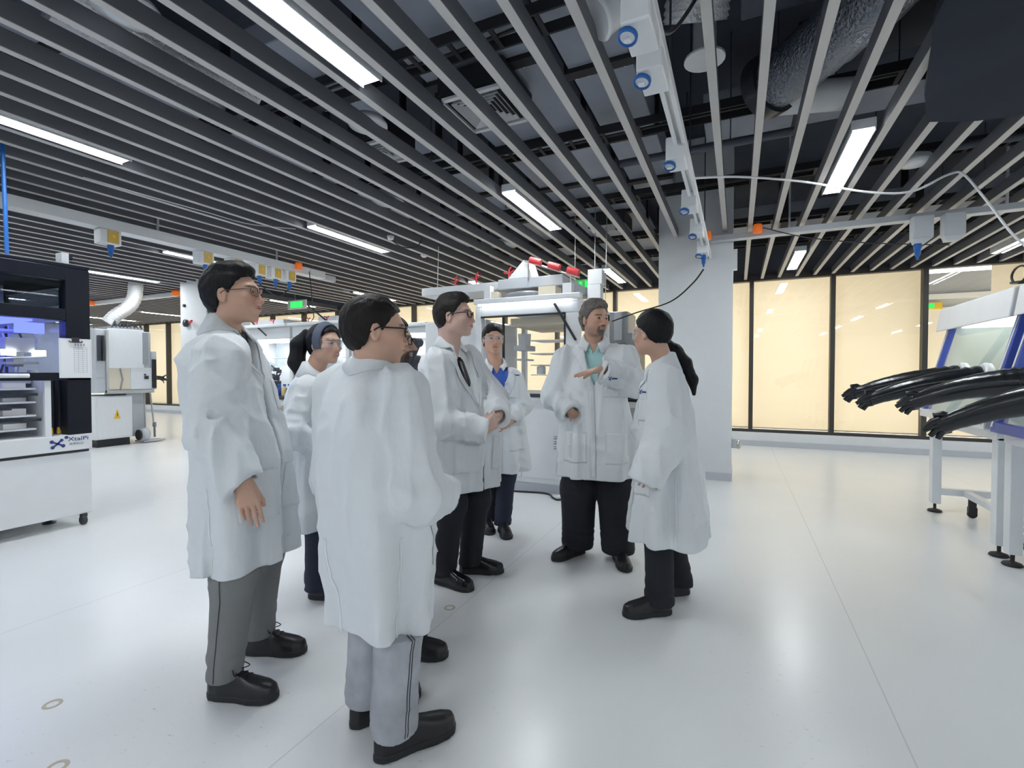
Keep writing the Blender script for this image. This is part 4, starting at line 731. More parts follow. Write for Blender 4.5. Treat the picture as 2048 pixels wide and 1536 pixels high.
def head_color(Q, g):
    n = len(Q); sk = np.array(g['skin']); Cc = np.tile(sk, (n, 1)); x, y, z = Q[:, 0], Q[:, 1], Q[:, 2]; ax = np.abs(x)
    def blend(c, w): nonlocal Cc; w = np.clip(w, 0, 1)[:, None]; Cc = Cc*(1-w)+np.array(c)*w
    front = np.clip((y-.02)/.02, 0, 1); sm = lambda v, a, b: np.clip((v-a)/(b-a), 0, 1)
    ch = np.exp(-((ax-.042)**2+(z+.03)**2)/.0006)*front; blend(sk*np.array((1.05, .86, .84)), ch*.5)
    blend(sk*np.array((1.02, .82, .8)), np.exp(-(x**2+(z+.034)**2)/.0003)*front*.5)
    lip = 1-sm((x/.025)**2+((z+.0615)/.0105)**2, .75, 1.15); blend(sk*np.array(g.get('lip', (.88, .66, .64))), lip*front*.8)
    ml = 1-sm((x/.024)**2+((z+.0615)/.002)**2, .6, 1.6)
    if g.get('open'): blend((.75, .72, .70), (1-sm((x/.018)**2+((z+.0610)/.0035)**2, .7, 1.3))*front)
    else: blend((.10, .04, .035), ml*front*.7)
    bz = .0265-.12*(ax-.030)**2/.03-.0; br = (1-sm(np.abs(z-bz)/.0045, .6, 1.3))*(1-sm(np.abs(ax-.032), .017, .023))*front; blend(g['hairc'], br*.85)
    lid = (1-sm(((ax-.031)/.0165)**2+((z-.004)/.0075)**2, .8, 1.3))*front; blend(sk*.62, lid*.55)
    if g.get('stubble'):
        w = sm(-z, .042, .062)*sm(y, -.03, .02)*(1-lip)*g['stubble']; blend(g['beardc'], w)
    if g.get('beard'):
        w = (1-sm((x/.030)**2+((z+.089)/.022)**2, .7, 1.3)); w = np.maximum(w, (1-sm((x/.028)**2+((z+.0475)/.006)**2, .7, 1.3))); w = np.maximum(w, (1-sm(np.abs(ax-.028)/.006, .6, 1.4))*sm(z, -.09, -.08)*(1-sm(z, -.052, -.045)))
        blend(g['beardc'], w*(1-lip)*front*g['beard'])
    # hair roots under the hair
    return Cc
HY = [-.13, -.06, -.035, -.022, -.005, .012, .026, .045, .062, .10]
def hair_sdf(Q, g):
    st = g['style']; ax = np.abs(Q[:, 0]); y = Q[:, 1]; z = Q[:, 2]
    if st == 'long': line = np.interp(y, HY, [-.06, -.055, -.03, .0, .020, .028, .036, .052, .070, .085])
    else: line = np.interp(y, HY, [-.078, -.070, -.040, .018, .024, .000 if st != 'buzz' else .02, .024, .050, g.get('fringe', .070), .088])
    t = g.get('vol', .012); w = g['w']
    d = ell(Q, (0, -.018, .034), (.077*w+t, .100+t, .089+t*1.2))
    d = smin(d, ell(Q, (0, -.045, -.012), (.066*w+t*.6, .062+t*.6, .070)), .03)
    if g.get('quiff'): d = smin(d, ell(Q, (.0, .045, .102), (.055, .045, .026)), .03); d = smin(d, ell(Q, (0, -.01, .115), (.062, .07, .022)), .03)
    s = Q*np.array((70, 30, 30.)); d = d+.0028*vnoise(s)+.0014*vnoise(s*2.3)
    d = d+g.get('messy', 0)*vnoise(Q*55)
    cut = line+.006*vnoise(Q*np.array((160, 90, 10)))-z
    return smax(d, cut, .006)
def chain(P, pts, rs, k=.02):
    d = None
    for i in range(len(pts)-1):
        e = rc(P, pts[i], pts[i+1], rs[i], rs[i+1]); d = e if d is None else smin(d, e, k)
    return d
def hand_prims(w, d, n, right, s=1., curl=.5, spread=.10, thumb=.5, curls=None):
    """list of capsules (a, b, r1, r2) for palm and fingers"""
    d = d/np.linalg.norm(d); n = n-d*(n@d); n = n/np.linalg.norm(n); t = np.cross(d, n)*(1 if right else -1); L = []
    offs = (.031, .0105, -.0105, -.030); lens = ((.043, .026, .021), (.047, .030, .022), (.043, .028, .021), (.034, .021, .018)); kn = (.088, .092, .087, .078)
    palm = []
    for o_, k_ in zip(offs, kn):
        K = w+(d*k_+t*o_)*s; palm.append((w+(t*o_*.45+d*.005)*s, K, .0165*s, .0125*s)); 
    palm.append((w-d*.03*s, w+d*.012*s, .026*s, .024*s)); fing = []
    for j, (o_, k_, l_) in enumerate(zip(offs, kn, lens)):
        c = (curls[j] if curls else curl*(1+.12*j)); p = w+(d*k_+t*o_)*s; dd = d*math.cos(spread*(1.5-j))+t*math.sin(spread*(1.5-j)); a = 0
        for q, (ll, f_) in enumerate(zip(l_, (.7, 1.0, .7))):
            a += c*f_; v = dd*math.cos(a)+n*math.sin(a); p2 = p+v*ll*s; r = (.0092, .0082, .0072)[q]*s; fing.append((p, p2, r, r*.9)); p = p2
    p = w+(d*.022+t*.024)*s; a = thumb; v = d*math.cos(a)*.8+t*math.sin(a)+n*.35; v /= np.linalg.norm(v); p2 = p+v*.045*s; th = [(p, p2, .0145*s, .0115*s)]
    v = d*.85+t*.25+n*.45; v /= np.linalg.norm(v); p3 = p2+v*.032*s; th.append((p2, p3, .011*s, .0098*s)); v = d*.9+n*.4; v /= np.linalg.norm(v); th.append((p3, p3+v*.024*s, .0098*s, .0082*s))
    return palm, fing, th
def person(label, org, head_w, heading, H=1.75, girth=1., hd=None, head_rot=(0, 0, 0), head_s=1., neck=None, pelvis=None, sh=None, el=None, wr=None, hands=None, ankles=None, knees=None,
           coat=None, sections=None, trousers='trouser_black', leg_r=(.092, .078, .072), shoes='shoe', feet=None, shirt='shirt_w', hair='hair_black', g=None, glasses=None, tie=False, fine=.0045, cloth=.0075, slv=(.078, .070, .066, .058),
           fold=1.8, belly=0., hemw=1., vw=.075, thz=.06, seams=0, seam_m='shirt_d', laces=False, shoulder=.190, pockets=True, logo=None, band=False, ponytail=None, seed=0, gap=None, vneck=1.28, ccenter=None, foot_len=.285):
    yaw = heading-PI/2; Rm = np.array([[math.cos(yaw), -math.sin(yaw), 0], [math.sin(yaw), math.cos(yaw), 0], [0, 0, 1.]])
    O = np.array([org[0], org[1], 0.]); loc = lambda p: (np.array(p)-O)@Rm; dl = lambda v: np.array(v)@Rm
    k = H/1.75; hc = loc(head_w); hR = rot(*head_rot); hs = head_s
    nb = loc(neck) if neck is not None else V(hc[0]*.8, hc[1]-.03, hc[2]-.165*k)
    pv = loc(pelvis) if pelvis is not None else V(0, 0, .94*k)
    def arm(i, sg):
        s = loc(sh[i]) if sh and sh[i] is not None else nb+V(sg*shoulder*k, -.005, -.055*k)
        e = loc(el[i]) if el and el[i] is not None else s+V(sg*.05, -.03, -.29*k)
        w = loc(wr[i]) if wr and wr[i] is not None else e+V(0, .08, -.24*k)
        return s, e, w
    AL, AR = arm(0, -1), arm(1, 1)
    FT = [(loc(a), loc(b)) for a, b in feet]; LEG = []
    for i, (hl, to) in enumerate(FT):
        f = to-hl; f[2] = 0; f /= np.linalg.norm(f); an = V(hl[0], hl[1], 0)+f*.065+V(0, 0, .095); hip = pv+V((-1, 1)[i]*.092*k, 0, -.04)
        kn = (hip+an)/2+V(0, .02, 0)+f*.015; kn[2] = .49*k
        if knees and knees[i] is not None: kn = loc(knees[i])
        LEG.append((hip, kn, an, f))
    # the body: one continuous surface
    hd_lo, hd_hi = hc-.17, hc+.17; HP = []
    hand_list = []
    for i, (A, right) in enumerate(((AL, False), (AR, True))):
        h_ = hands[i] if hands and hands[i] else dict(d=(0, .15, -1), n=(1 if not right else -1, 0, 0), curl=.35)
        d_ = dl(h_['d']) if h_.get('world') else np.array(h_['d'], float); n_ = dl(h_['n']) if h_.get('world') else np.array(h_['n'], float)
        hand_list.append(hand_prims(A[2], d_, n_, right, .98*k**.5, h_.get('curl', .35), h_.get('spread', .08), h_.get('thumb', .5), h_.get('curls')))
    def fhand(P, h_):
        palm, fing, th = h_; d = None
        for a in palm: e = rc(P, *a); d = e if d is None else smin(d, e, .014)
        f = None
        for a in fing: e = rc(P, *a); f = e if f is None else smin(f, e, .0025)
        d = smin(d, f, .007)
        t_ = chain(P, [th[0][0], th[0][1], th[1][1], th[2][1]], [th[0][2], th[1][2], th[2][2], th[2][3]], .003)
        return smin(d, t_, .010)
    def body(P):
        d = near(P, lambda Z: head_sdf(((Z-hc)@hR)/hs, g)*hs, hd_lo, hd_hi)
        nk = chain(P, [hc+hR@V(0, -.030, -.045)*hs, nb+V(0, .0, .02), nb+V(0, -.01, -.08)], [.054*hs*g.get('neck', 1), .057*g.get('neck', 1), .075], .02); d = smin(d, nk, .02)
        t = chain(P, [nb+V(0, 0, -.09), (nb+pv)/2, pv], [.085, .09, .085]); d = smin(d, t, .05)
        for (s, e, w), h_ in ((AL, hand_list[0]), (AR, hand_list[1])):
            d = smin(d, chain(P, [nb+V(0, -.02, -.09), s, e, w], [.045, .040, .036, .026], .02), .02)
            d = smin(d, near(P, lambda Z: fhand(Z, h_), w-.2, w+.2), .012)
        lg = None
        for hip, kn, an, f in LEG: e = chain(P, [hip, kn, an, an+f*.10-V(0, 0, .05)], [.055, .045, .034, .028], .02); lg = e if lg is None else np.minimum(lg, e)
        hi_ = P[:, 2] > hem-.04
        if hi_.any(): lg[hi_] = np.maximum(lg[hi_], coat_outer(P[hi_])+.030)
        d = smin(d, lg, .02)
        return d
    # torso
    SEC = sections or [(.30, .265, .205), (.60, .255, .20), (.80, .245, .19), (.95, .235, .178), (1.10, .218, .162), (1.25, .222, .158), (1.36, .212, .140), (1.43, .165, .110), (1.485, .095, .082), (1.53, .06, .06)]
    zs = np.array([s[0] for s in SEC])*k; zs = zs*(nb[2]/(1.485*k)) if True else zs
    sw = np.array([s[1] for s in SEC])*k*girth; sd = np.array([s[2] for s in SEC])*k*girth; hw_ = np.interp([s[0] for s in SEC], [.6, 1.1], [hemw, 1.]); sw = sw*hw_; sd = sd*hw_
    cc = ccenter
    def ctr(z):
        zz = [0, pv[2]*.6, pv[2], nb[2]-.12, nb[2]+.05]; cx = [pv[0], pv[0], pv[0], nb[0]*.9+pv[0]*.1, nb[0]]; cy = [pv[1], pv[1], pv[1], nb[1]-.005, nb[1]-.002]
        if cc: cx[0] += cc[0]; cx[1] += cc[0]*.7; cy[0] += cc[1]; cy[1] += cc[1]*.7
        return np.interp(z, zz, cx), np.interp(z, zz, cy)
    def torso(P, off=0.):
        z = P[:, 2]; cx, cy = ctr(z); a = np.interp(z, zs, sw)+off; b = np.interp(z, zs, sd)+off
        x = (P[:, 0]-cx)/a; y = (P[:, 1]-cy); 
        if belly: y = y-belly*np.exp(-((z-1.02*k)/.16)**2)*.5*np.clip(y/.1, 0, 1)
        y = y/b; r = (np.abs(x)**2.3+np.abs(y)**2.3)**(1/2.3); return (r-1)*np.minimum(a, b)*.9
    hem = coat['hem']; r_ = slv; ph = seed*1.7
    arms = [(AL, hand_list[0]), (AR, hand_list[1])]
    cl = coat.get('cuff', (1., 1.))
    def coat_outer(P):
        d = torso(P); z = P[:, 2]; cx, cy = ctr(z)
        for i, ((s, e, w), _) in enumerate(arms):
            w2 = e+(w-e)*cl[i]
            yk = rc(P, nb+V(0, -.01, -.045), s+V(0, 0, .0), .062, r_[0]*.86)
            d = smin(d, yk, .05)
            def slf(Z):
                q_ = chain(Z, [s, e, w2], [r_[0], r_[1], r_[3]], .03)
                a = e-s; b = w2-e; de = np.sqrt(((Z-e)**2).sum(1)); crease = np.exp(-(de/.11)**2); nz = 1-np.abs(vnoise(Z*15+ph)); q_ = q_-.008*fold*crease*(nz-.6)*2
                ax_ = b/np.linalg.norm(b); tt = (Z-e)@ax_; rr_ = 1-np.abs(vnoise(np.stack([tt*13, (Z@V(3, 2, 1))*2, Z[:, 0]*3], 1)+ph+3)); q_ = q_-.0045*fold*(rr_-.5)*2
                ax2 = a/np.linalg.norm(a); t2 = (Z-s)@ax2; r2_ = 1-np.abs(vnoise((Z-ax2*t2[:, None]*.88)*14+ph)); q_ = q_-.006*fold*(r2_-.5)*2
                end = (Z-w2)@ax_-.012; return smax(q_, end, .008)
            mn = np.minimum(np.minimum(s, e), w2)-.12; mx = np.maximum(np.maximum(s, e), w2)+.12
            d = smin(d, near(P, slf, mn, mx), .028)
        # drape folds: vertical on the skirt, slanting on the chest
        th = np.arctan2(P[:, 1]-cy, P[:, 0]-cx); low = np.clip((1.12*k-z)/.5, 0, 1)
        d = d-fold*(.010+.010*low)*low**.5*np.sin(7*th+1.3*np.sin(2*th+ph)+2*vnoise(np.stack([th, z*1.5, z*0+ph], 1)))*.6
        d = d-fold*.0065*(1-np.abs(vnoise(np.stack([P[:, 0]*13, P[:, 1]*13, z*2.2], 1)+ph))-.6)*2
        d = d-fold*.003*(1-np.abs(vnoise(np.stack([P[:, 0]*7+z*5, P[:, 1]*7, z*13-P[:, 0]*6], 1)+ph*2))-.5)*2
        return d*.9
    allp = np.array([hc, nb, pv, *AL, *AR, *[x for L_ in LEG for x in L_[:3]]]); lo = allp.min(0)-.26; hi = allp.max(0)+.26; lo[2] = .012; hi[2] = hc[2]+.19
    vt, q = sdf_mesh(body, lo, hi, fine); HQ = ((vt-hc)@hR)/hs; inh = (np.abs(HQ).max(1) < .16)
    col = np.tile(np.array(g['skin']), (len(vt), 1)); col[inh] = head_color(HQ[inh], g)
    col[vt[:, 2] < .30] = (.015, .015, .018)
    root = np_obj('person', vt, q, 'skin', None, col); root.location = O; root.rotation_euler.z = yaw; tag(root, label, 'person', 'people in white lab coats')
    # eyes
    for sx in (-1, 1):
        n = 14; vs = []; fs = []; mi = []; r = .0118
        for a in range(n+1):
            th = PI*a/n
            for b in range(n): vs.append(hc+hs*(hR@(V(sx*.031, .0795, .004)+r*V(math.sin(th)*math.cos(2*PI*b/n), math.cos(th), math.sin(th)*math.sin(2*PI*b/n)))))
        for a in range(n):
            for b in range(n): fs.append((a*n+b, a*n+(b+1)%n, (a+1)*n+(b+1)%n, (a+1)*n+b)); mi.append(1 if a < 3 else 0)
        e = MB(); e.v = [tuple(v) for v in vs]; e.f = fs; e.mi = mi; e.sm = [True]*len(fs); local_obj(e, 'eye', ('eye_w', 'iris'), root)
    # hair
    ho = sdf_mesh(lambda P: near(P, lambda Z: hair_sdf(((Z-hc)@hR)/hs, g)*hs, hc-.2, hc+.2), hc-.16, hc+.17, .0035); hair_o = np_obj('hair', *ho, hair, root)
    if band:
        def bd(P):
            Q_ = ((P-hc)@hR)/hs; r_ = ell(Q_, (0, -.018, .034), (.077+.018, .100+.018, .089+.02)); pl = np.abs(Q_[:, 1]*.94-Q_[:, 2]*.12-.018)-.024; return smax(smax(np.abs(r_)-.004, pl, .004), -.03-Q_[:, 2], .004)
        np_obj('headband', *sdf_mesh(bd, hc-.16, hc+.17, .0035), 'band', root)
    if ponytail is not None:
        pp = [loc(x) for x in ponytail[0]]; pr = ponytail[1]
        np_obj('ponytail', *sdf_mesh(lambda P: chain(P, pp, pr, .02)+.002*vnoise(P*np.array((90, 90, 9)))+.0008*vnoise(P*200), np.min(pp, 0)-.09, np.max(pp, 0)+.09, .004), hair, hair_o)
    hem_t = coat.get('tilt', (0, 0))
    def fcoat(P):
        d = coat_outer(P); z = P[:, 2]; cx, cy = ctr(z); d = np.maximum(d, np.minimum(-(d+.016), hem+.22-z))
        for i, ((s, e, w), _) in enumerate(arms):
            w2 = e+(w-e)*cl[i]; ax_ = (w2-e)/np.linalg.norm(w2-e); d = np.maximum(d, -rc(P, w2-ax_*.04, w2+ax_*.08, r_[3]-.016))
        d = smax(d, hem+hem_t[0]*(P[:, 0]-cx)+hem_t[1]*(P[:, 1]-cy)-z, .006)
        # neck opening and the V at the front
        d = smax(d, -rc(P, nb+V(0, .012, .02), nb+V(0, .03, .3), .068, .10), .006)
        v0 = vneck*k; wv = np.clip((z-v0)/(nb[2]-v0), 0, 1.3)*vw
        d = smax(d, -np.maximum(np.maximum(np.abs(P[:, 0]-cx-.0)-wv, v0-z), cy-P[:, 1]), .004)
        if gap:
            gw = np.interp(z, [a[0] for a in gap], [a[1] for a in gap]); gx = np.interp(z, [a[0] for a in gap], [a[2] for a in gap]); d = smax(d, -np.maximum(np.abs(P[:, 0]-cx-gx)-gw, cy-P[:, 1]), .004)
        return d
    lo2 = allp.min(0)-.33; hi2 = allp.max(0)+.33; lo2[2] = hem-.12; hi2[2] = nb[2]+.12
    lab = np_obj('lab_coat', *sdf_mesh(fcoat, lo2, hi2, cloth), 'coat', root)
    def proj(p, d, off=.004):
        p = np.array(p, float); d = np.array(d, float); d = d/np.linalg.norm(d); p = p-d*.5; t = np.zeros(len(p))
        for _ in range(60): t += np.clip(coat_outer(p+d*t[:, None])-off, -.02, .05)*.8
        return p+d*t[:, None]
    def patch(name, A, B, d, m='coat', n=16, mm=5, off=.004, th=.003, parent=None):
        """cloth strip between polylines A and B laid on the coat"""
        def rs(Z, n): Z = np.array(Z, float); L_ = np.r_[0, np.cumsum(np.linalg.norm(np.diff(Z, axis=0), axis=1))]; u = np.linspace(0, L_[-1], n); return np.stack([np.interp(u, L_, Z[:, i]) for i in range(3)], 1)
        A, B = rs(A, n), rs(B, n); G = np.stack([A*(1-u)+B*u for u in np.linspace(0, 1, mm)], 1).reshape(-1, 3); G = proj(G, d, off)
        q = np.array([(i*mm+j, i*mm+j+1, (i+1)*mm+j+1, (i+1)*mm+j) for i in range(n-1) for j in range(mm-1)])
        ok = np.abs(coat_outer(G)-off) < .012; el_ = max(np.linalg.norm(G[q[:, 0]]-G[q[:, 1]], axis=1).max()*0+.045, .0); ln = np.max([np.linalg.norm(G[q[:, a]]-G[q[:, (a+1) % 4]], axis=1) for a in range(4)], axis=0); q = q[ok[q].all(1) & (ln < el_)]
        if len(q) == 0: return None
        par = list(range(len(G)))
        def fd(a):
            while par[a] != a: a = par[a]
            return a
        for f_ in q:
            for v_ in f_[1:]: par[fd(v_)] = fd(f_[0])
        rt = np.array([fd(f_[0]) for f_ in q]); vals, ct = np.unique(rt, return_counts=True); q = q[rt == vals[ct.argmax()]]; us = np.unique(q); G = G[us]; q = np.searchsorted(us, q)
        o = np_obj(name, G, q, m, parent or lab)
        s_ = o.modifiers.new('s', 'SOLIDIFY'); s_.thickness = th; s_.offset = 0; return o
    nx, ny, nz_ = nb
    F = V(0, -1, 0)
    # collar: stands up round the neck, folds over and lies on the shoulders
    na = 44; rows = [[], [], [], [], []]; top_z = min(nz_+.085, hc[2]-.075*hs)
    for i in range(na):
        a = math.radians(66-i*312/(na-1)); fr = max(0, math.sin(a)); c_, s_ = math.cos(a), math.sin(a); tz = top_z-.075*fr**.8; bz = nz_-.004-.035*fr
        for j, (r_1, z_) in enumerate(((.064, bz+.01), (.064, tz-.004), (.068, tz+.002), (.075, tz-.003))): rows[j].append(V(nx+r_1*c_, ny+.010+r_1*s_, z_))
        rows[4].append(V(nx+(.112+.01*fr)*c_, ny+.006+.112*s_, 0))
    dn_ = proj(np.array(rows[4]), (0, 0, -1), .005) if False else np.array(rows[4])
    pz = np.array(rows[4]); t_ = np.full(len(pz), nz_+.12); 
    for _ in range(50): t_ -= np.clip(coat_outer(np.c_[pz[:, :2], t_])-.005, -.02, .03)*.8
    rows[4] = [V(pz[i, 0], pz[i, 1], min(max(t_[i], nz_-.07), nz_+.03)) for i in range(na)]
    G = np.array(sum(rows, [])); q = np.array([(j*na+i, j*na+i+1, (j+1)*na+i+1, (j+1)*na+i) for j in range(4) for i in range(na-1)]); o = np_obj('collar', G, q, 'coat', lab); s_ = o.modifiers.new('s', 'SOLIDIFY'); s_.thickness = .006; s_.offset = -1
    v0 = vneck*k; cxv, _ = ctr(v0)
    for sg in (-1, 1):
        A = [V(nx+sg*(vw-.015), 0, nz_-.010), V(cxv+sg*(vw*.6), 0, (nz_+v0)/2-.01), V(cxv+sg*.004, 0, v0-.015)]; B = [V(nx+sg*.10, 0, nz_-.035), V(nx+sg*(.040+vw), 0, nz_-.075), V(cxv+sg*(.010+vw), 0, (nz_*.6+v0*.4)-.01), V(cxv+sg*.008, 0, v0-.018)]
        patch('lapel', A, B, F, off=.006, th=.004)
    # placket, side seams, pockets, hem band
    c0 = [V(ctr(z)[0]+.004+(0 if not gap else .0), 0, z) for z in np.linspace(v0-.02, hem+.02, 12)]
    if not gap: patch('placket', [p+V(-.003, 0, 0) for p in c0], [p+V(.030, 0, 0) for p in c0], F, off=.003, th=.004, n=40, mm=4)
    if pockets:
        for sg in (-1, 1):
            cx_ = ctr(.78*k)[0]+sg*.135*k*girth; zt, zb = .90*k, .70*k
            patch('pocket', [V(cx_-.075, 0, zt), V(cx_-.078, 0, zb)], [V(cx_+.075, 0, zt), V(cx_+.078, 0, zb)], F, off=.002, th=.002, n=14, mm=12)
        cx_ = ctr(1.25*k)[0]-.105*k; patch('pocket', [V(cx_-.05, 0, 1.26*k), V(cx_-.05, 0, 1.13*k)], [V(cx_+.05, 0, 1.26*k), V(cx_+.05, 0, 1.13*k)], F, off=.002, th=.002, n=12, mm=10)
    for sg in (-1, 1):
        s_pts = [V(0, ctr(z)[1]-.03, z) for z in np.linspace(.84*k, hem+.01, 10)]; patch('side_seam', s_pts, [p+V(0, .008, 0) for p in s_pts], V(-sg, 0, 0), 'coat_seam', off=.002, th=.003, n=40, mm=2)
    s_pts = [V(ctr(z)[0]+0, 0, z) for z in np.linspace(hem+.35, hem+.01, 8)]; patch('back_vent', s_pts, [p+V(.012, 0, 0) for p in s_pts], V(0, 1, 0), 'coat_seam', off=.002, th=.003, n=30, mm=2)
    if logo:
        lx_, lz_ = logo; cx_ = ctr(lz_)[0]+lx_; L2 = [((-.012, .012), (-.003, -.002)), ((.006, .012), (-.008, -.012)), ((-.010, -.012), (-.004, -.003)), ((.004, -.010), (-.002, -.003))]
        for a, b in L2: patch('logo_mark', [V(cx_+a[0]-.002, 0, lz_+a[1]), V(cx_+b[0]-.002, 0, lz_+b[1])], [V(cx_+a[0]+.002, 0, lz_+a[1]), V(cx_+b[0]+.002, 0, lz_+b[1])], F, 'logo', n=3, mm=2, off=.003, th=.002)
        patch('logo_text', [V(cx_-.014, 0, lz_+.004), V(cx_-.048, 0, lz_+.004)], [V(cx_-.014, 0, lz_-.005), V(cx_-.048, 0, lz_-.005)], F, 'logo', n=5, mm=2, off=.003, th=.002)
    # shirt under the coat
    def fsh(P):
        d = smin(np.maximum(torso(P, -.028), coat_outer(P)+.014), rc(P, nb+V(0, .004, -.06), nb+V(0, .012, .022), .085, .066), .02)
        for (s, e, w), _ in arms: d = smin(d, np.maximum(rc(P, nb+V(0, -.005, -.06), s, .062, .058), coat_outer(P)+.012), .03); d = smax(d, -rc(P, nb+V(0, .014, .015), nb+V(0, .045, .3), .060, .09), .006)
        if shirt != 'shirt_d': 
            cxs, cys = ctr(P[:, 2]); w_ = np.clip((P[:, 2]-(nb[2]-.055))/.075, 0, 1)*.032; d = smax(d, -np.maximum(np.maximum(np.abs(P[:, 0]-nb[0])-w_, nb[2]-.055-P[:, 2]), cys-P[:, 1]), .003)
        return np.maximum(d, hem+.25-P[:, 2])
    so = np_obj('shirt', *sdf_mesh(fsh, lo2, hi2, .009), shirt, root)
    G = []
    for j, (rr_, dz) in enumerate(((.060, .012), (.062, .034), (.067, .036), (.078, .008))):
        for i in range(na):
            a = math.radians(70-i*320/(na-1)); fr = max(0, math.sin(a)); G.append(V(nx+rr_*math.cos(a), ny+.014+rr_*math.sin(a), nz_+dz-.042*fr-(.02*fr if j == 3 else 0)))
    q = np.array([(j*na+i, j*na+i+1, (j+1)*na+i+1, (j+1)*na+i) for j in range(3) for i in range(na-1)]); o = np_obj('shirt_collar', np.array(G), q, shirt, so); s_ = o.modifiers.new('s', 'SOLIDIFY'); s_.thickness = .003
    if tie:
        zz = np.linspace(nb[2]-.055, .98*k, 16); pts = []
        for z in zz:
            cx_, cy_ = ctr(z); b = np.interp(z, zs, sd)-.028; w_ = .022 if z > nb[2]-.075 else .030+.018*(nb[2]-z)/.5
            for u in (-1, -.4, .4, 1): pts.append(V(cx_+u*w_, cy_+b+.006-(.006 if abs(u) == 1 else 0), z))
        q = np.array([(i*4+j, i*4+j+1, (i+1)*4+j+1, (i+1)*4+j) for i in range(15) for j in range(3)]); o = np_obj('necktie', np.array(pts), q, 'frame_b', root); s_ = o.modifiers.new('s', 'SOLIDIFY'); s_.thickness = .008; s_.offset = 0
    # trousers
    lr = [x*k**.5 for x in leg_r]
    def ftr(P):
        d = None
        for hip, kn, an, f in LEG:
            e = chain(P, [hip, kn, an+V(0, 0, -.03)], lr, .05); z = P[:, 2]
            low = np.exp(-((z-.13)/.10)**2)+.5*np.exp(-((z-.5*k)/.12)**2); e = e-.006*low*(1-np.abs(vnoise(np.stack([P[:, 0]*7, P[:, 1]*7, z*30], 1)+ph))-.5)*2-.004*vnoise(P*np.array((14, 14, 5))+ph)
            d = e if d is None else smin(d, e, .012)
        d = smin(d, ell(P, pv+V(0, 0, .0), (.175*k, .125*k, .14)), .05)
        cx, cy = ctr(P[:, 2]); d = np.where(P[:, 2] > hem+hem_t[0]*(P[:, 0]-cx)+hem_t[1]*(P[:, 1]-cy)+.006, np.maximum(d, coat_outer(P)+.024), d)
        return np.maximum(d, thz-P[:, 2])
    lo3 = allp.min(0)-.2; hi3 = allp.max(0)+.2; lo3[2] = 0; hi3[2] = hem+.30
    tr_o = np_obj('trousers', *sdf_mesh(lambda P: np.maximum(ftr(P), P[:, 2]-hem-.25), lo3, hi3, .008), trousers, root)
    if seams:
        for i, (hip, kn, an, f) in enumerate(LEG):
            zz = np.linspace(thz+.01, hem+.05, 30); base_ = np.stack([np.interp(zz, [an[2], kn[2], hip[2]], [an[j], kn[j], hip[j]]) for j in (0, 1)]+[zz], 1)
            for off_ in (0, .010) if seams == 2 else (0,):
                d_ = V(-(-1, 1)[i], .0, 0); p_ = base_+V(0, off_, 0)-d_*.25; t_ = np.zeros(len(p_))
                for _ in range(60): t_ += np.clip(ftr(p_+d_*t_[:, None])-.0008, -.02, .05)*.8
                g_ = p_+d_*t_[:, None]; e = MB().tube([tuple(v) for v in g_], .0016, 5); local_obj(e, 'trouser_seam', seam_m, tr_o)
    # shoes
    for i, (hip, kn, an, f) in enumerate(LEG):
        hl = FT[i][0]; sdv = V(f[1], -f[0], 0); Lf = foot_len*k**.5; base = V(hl[0], hl[1], 0)
        tl = lambda P: np.stack([(P-base)@sdv, (P-base)@f, P[:, 2]], 1)
        def sole_r(y): return np.interp(y/Lf, [-.02, .0, .06, .2, .45, .68, .85, .95, 1.0, 1.02], [0, .014, .031, .039, .039, .051, .049, .036, .016, 0])
        def up(P):
            Q = tl(P); y = Q[:, 1]; hgt = np.interp(y/Lf, [0, .08, .3, .48, .65, .85, .97, 1.02], [.085, .104, .108, .096, .078, .064, .052, .02]); w_ = sole_r(y)-.002
            a = np.maximum(w_, .004); d = ((np.abs(Q[:, 0])/a)**2.4+(np.clip(Q[:, 2]-.012, 0, 1)/hgt)**2.4)**(1/2.4)-1; d = d*np.minimum(a, hgt)*.8; d = np.maximum(d, .010-Q[:, 2])
            return np.maximum(d, np.maximum(-.004-y, y-Lf))
        def so_(P):
            Q = tl(P); y = Q[:, 1]; return np.maximum(np.maximum((np.abs(Q[:, 0])-sole_r(y)-.002)*.8, np.abs(Q[:, 2]-.015)-.014), np.maximum(-.006-y, y-Lf-.004))
        c_ = base+f*Lf/2; so3 = np_obj('shoe', *sdf_mesh(up, c_-V(.19, .19, .15)+V(0, 0, .12), c_+V(.19, .19, .13), .005), shoes, root); np_obj('shoe_sole', *sdf_mesh(so_, c_-V(.19, .19, .15)+V(0, 0, .12), c_+V(.19, .19, .06), .005), 'sole', so3)
        if laces:
            for u, z_ in [(q_, .014+float(np.interp(q_, [.3, .48, .65, .85], [.108, .096, .078, .064]))) for q_ in (.46, .53, .60)]:
                c2 = base+f*Lf*u+V(0, 0, z_); e = MB().tube([c2-sdv*.022-V(0, 0, .008), c2+V(0, 0, .004), c2+sdv*.022-V(0, 0, .008)], .003, 6); local_obj(e, 'shoelace', 'frame_b', so3)
            c2 = base+f*Lf*.42+V(0, 0, .118); e = MB(); e.tube(curve_pts([c2, c2+sdv*.03+V(0, 0, .02), c2+sdv*.045+f*.02-V(0, 0, .004), c2], 6), .0022, 5); e.tube(curve_pts([c2, c2-sdv*.02+V(0, 0, .02), c2-sdv*.03+f*.035, c2+f*.01], 6), .0022, 5); local_obj(e, 'lace_bow', 'frame_b', so3)
    # eyewear
    hp = lambda x, y, z: hc+hs*(hR@V(x, y, z)); w = g['w']
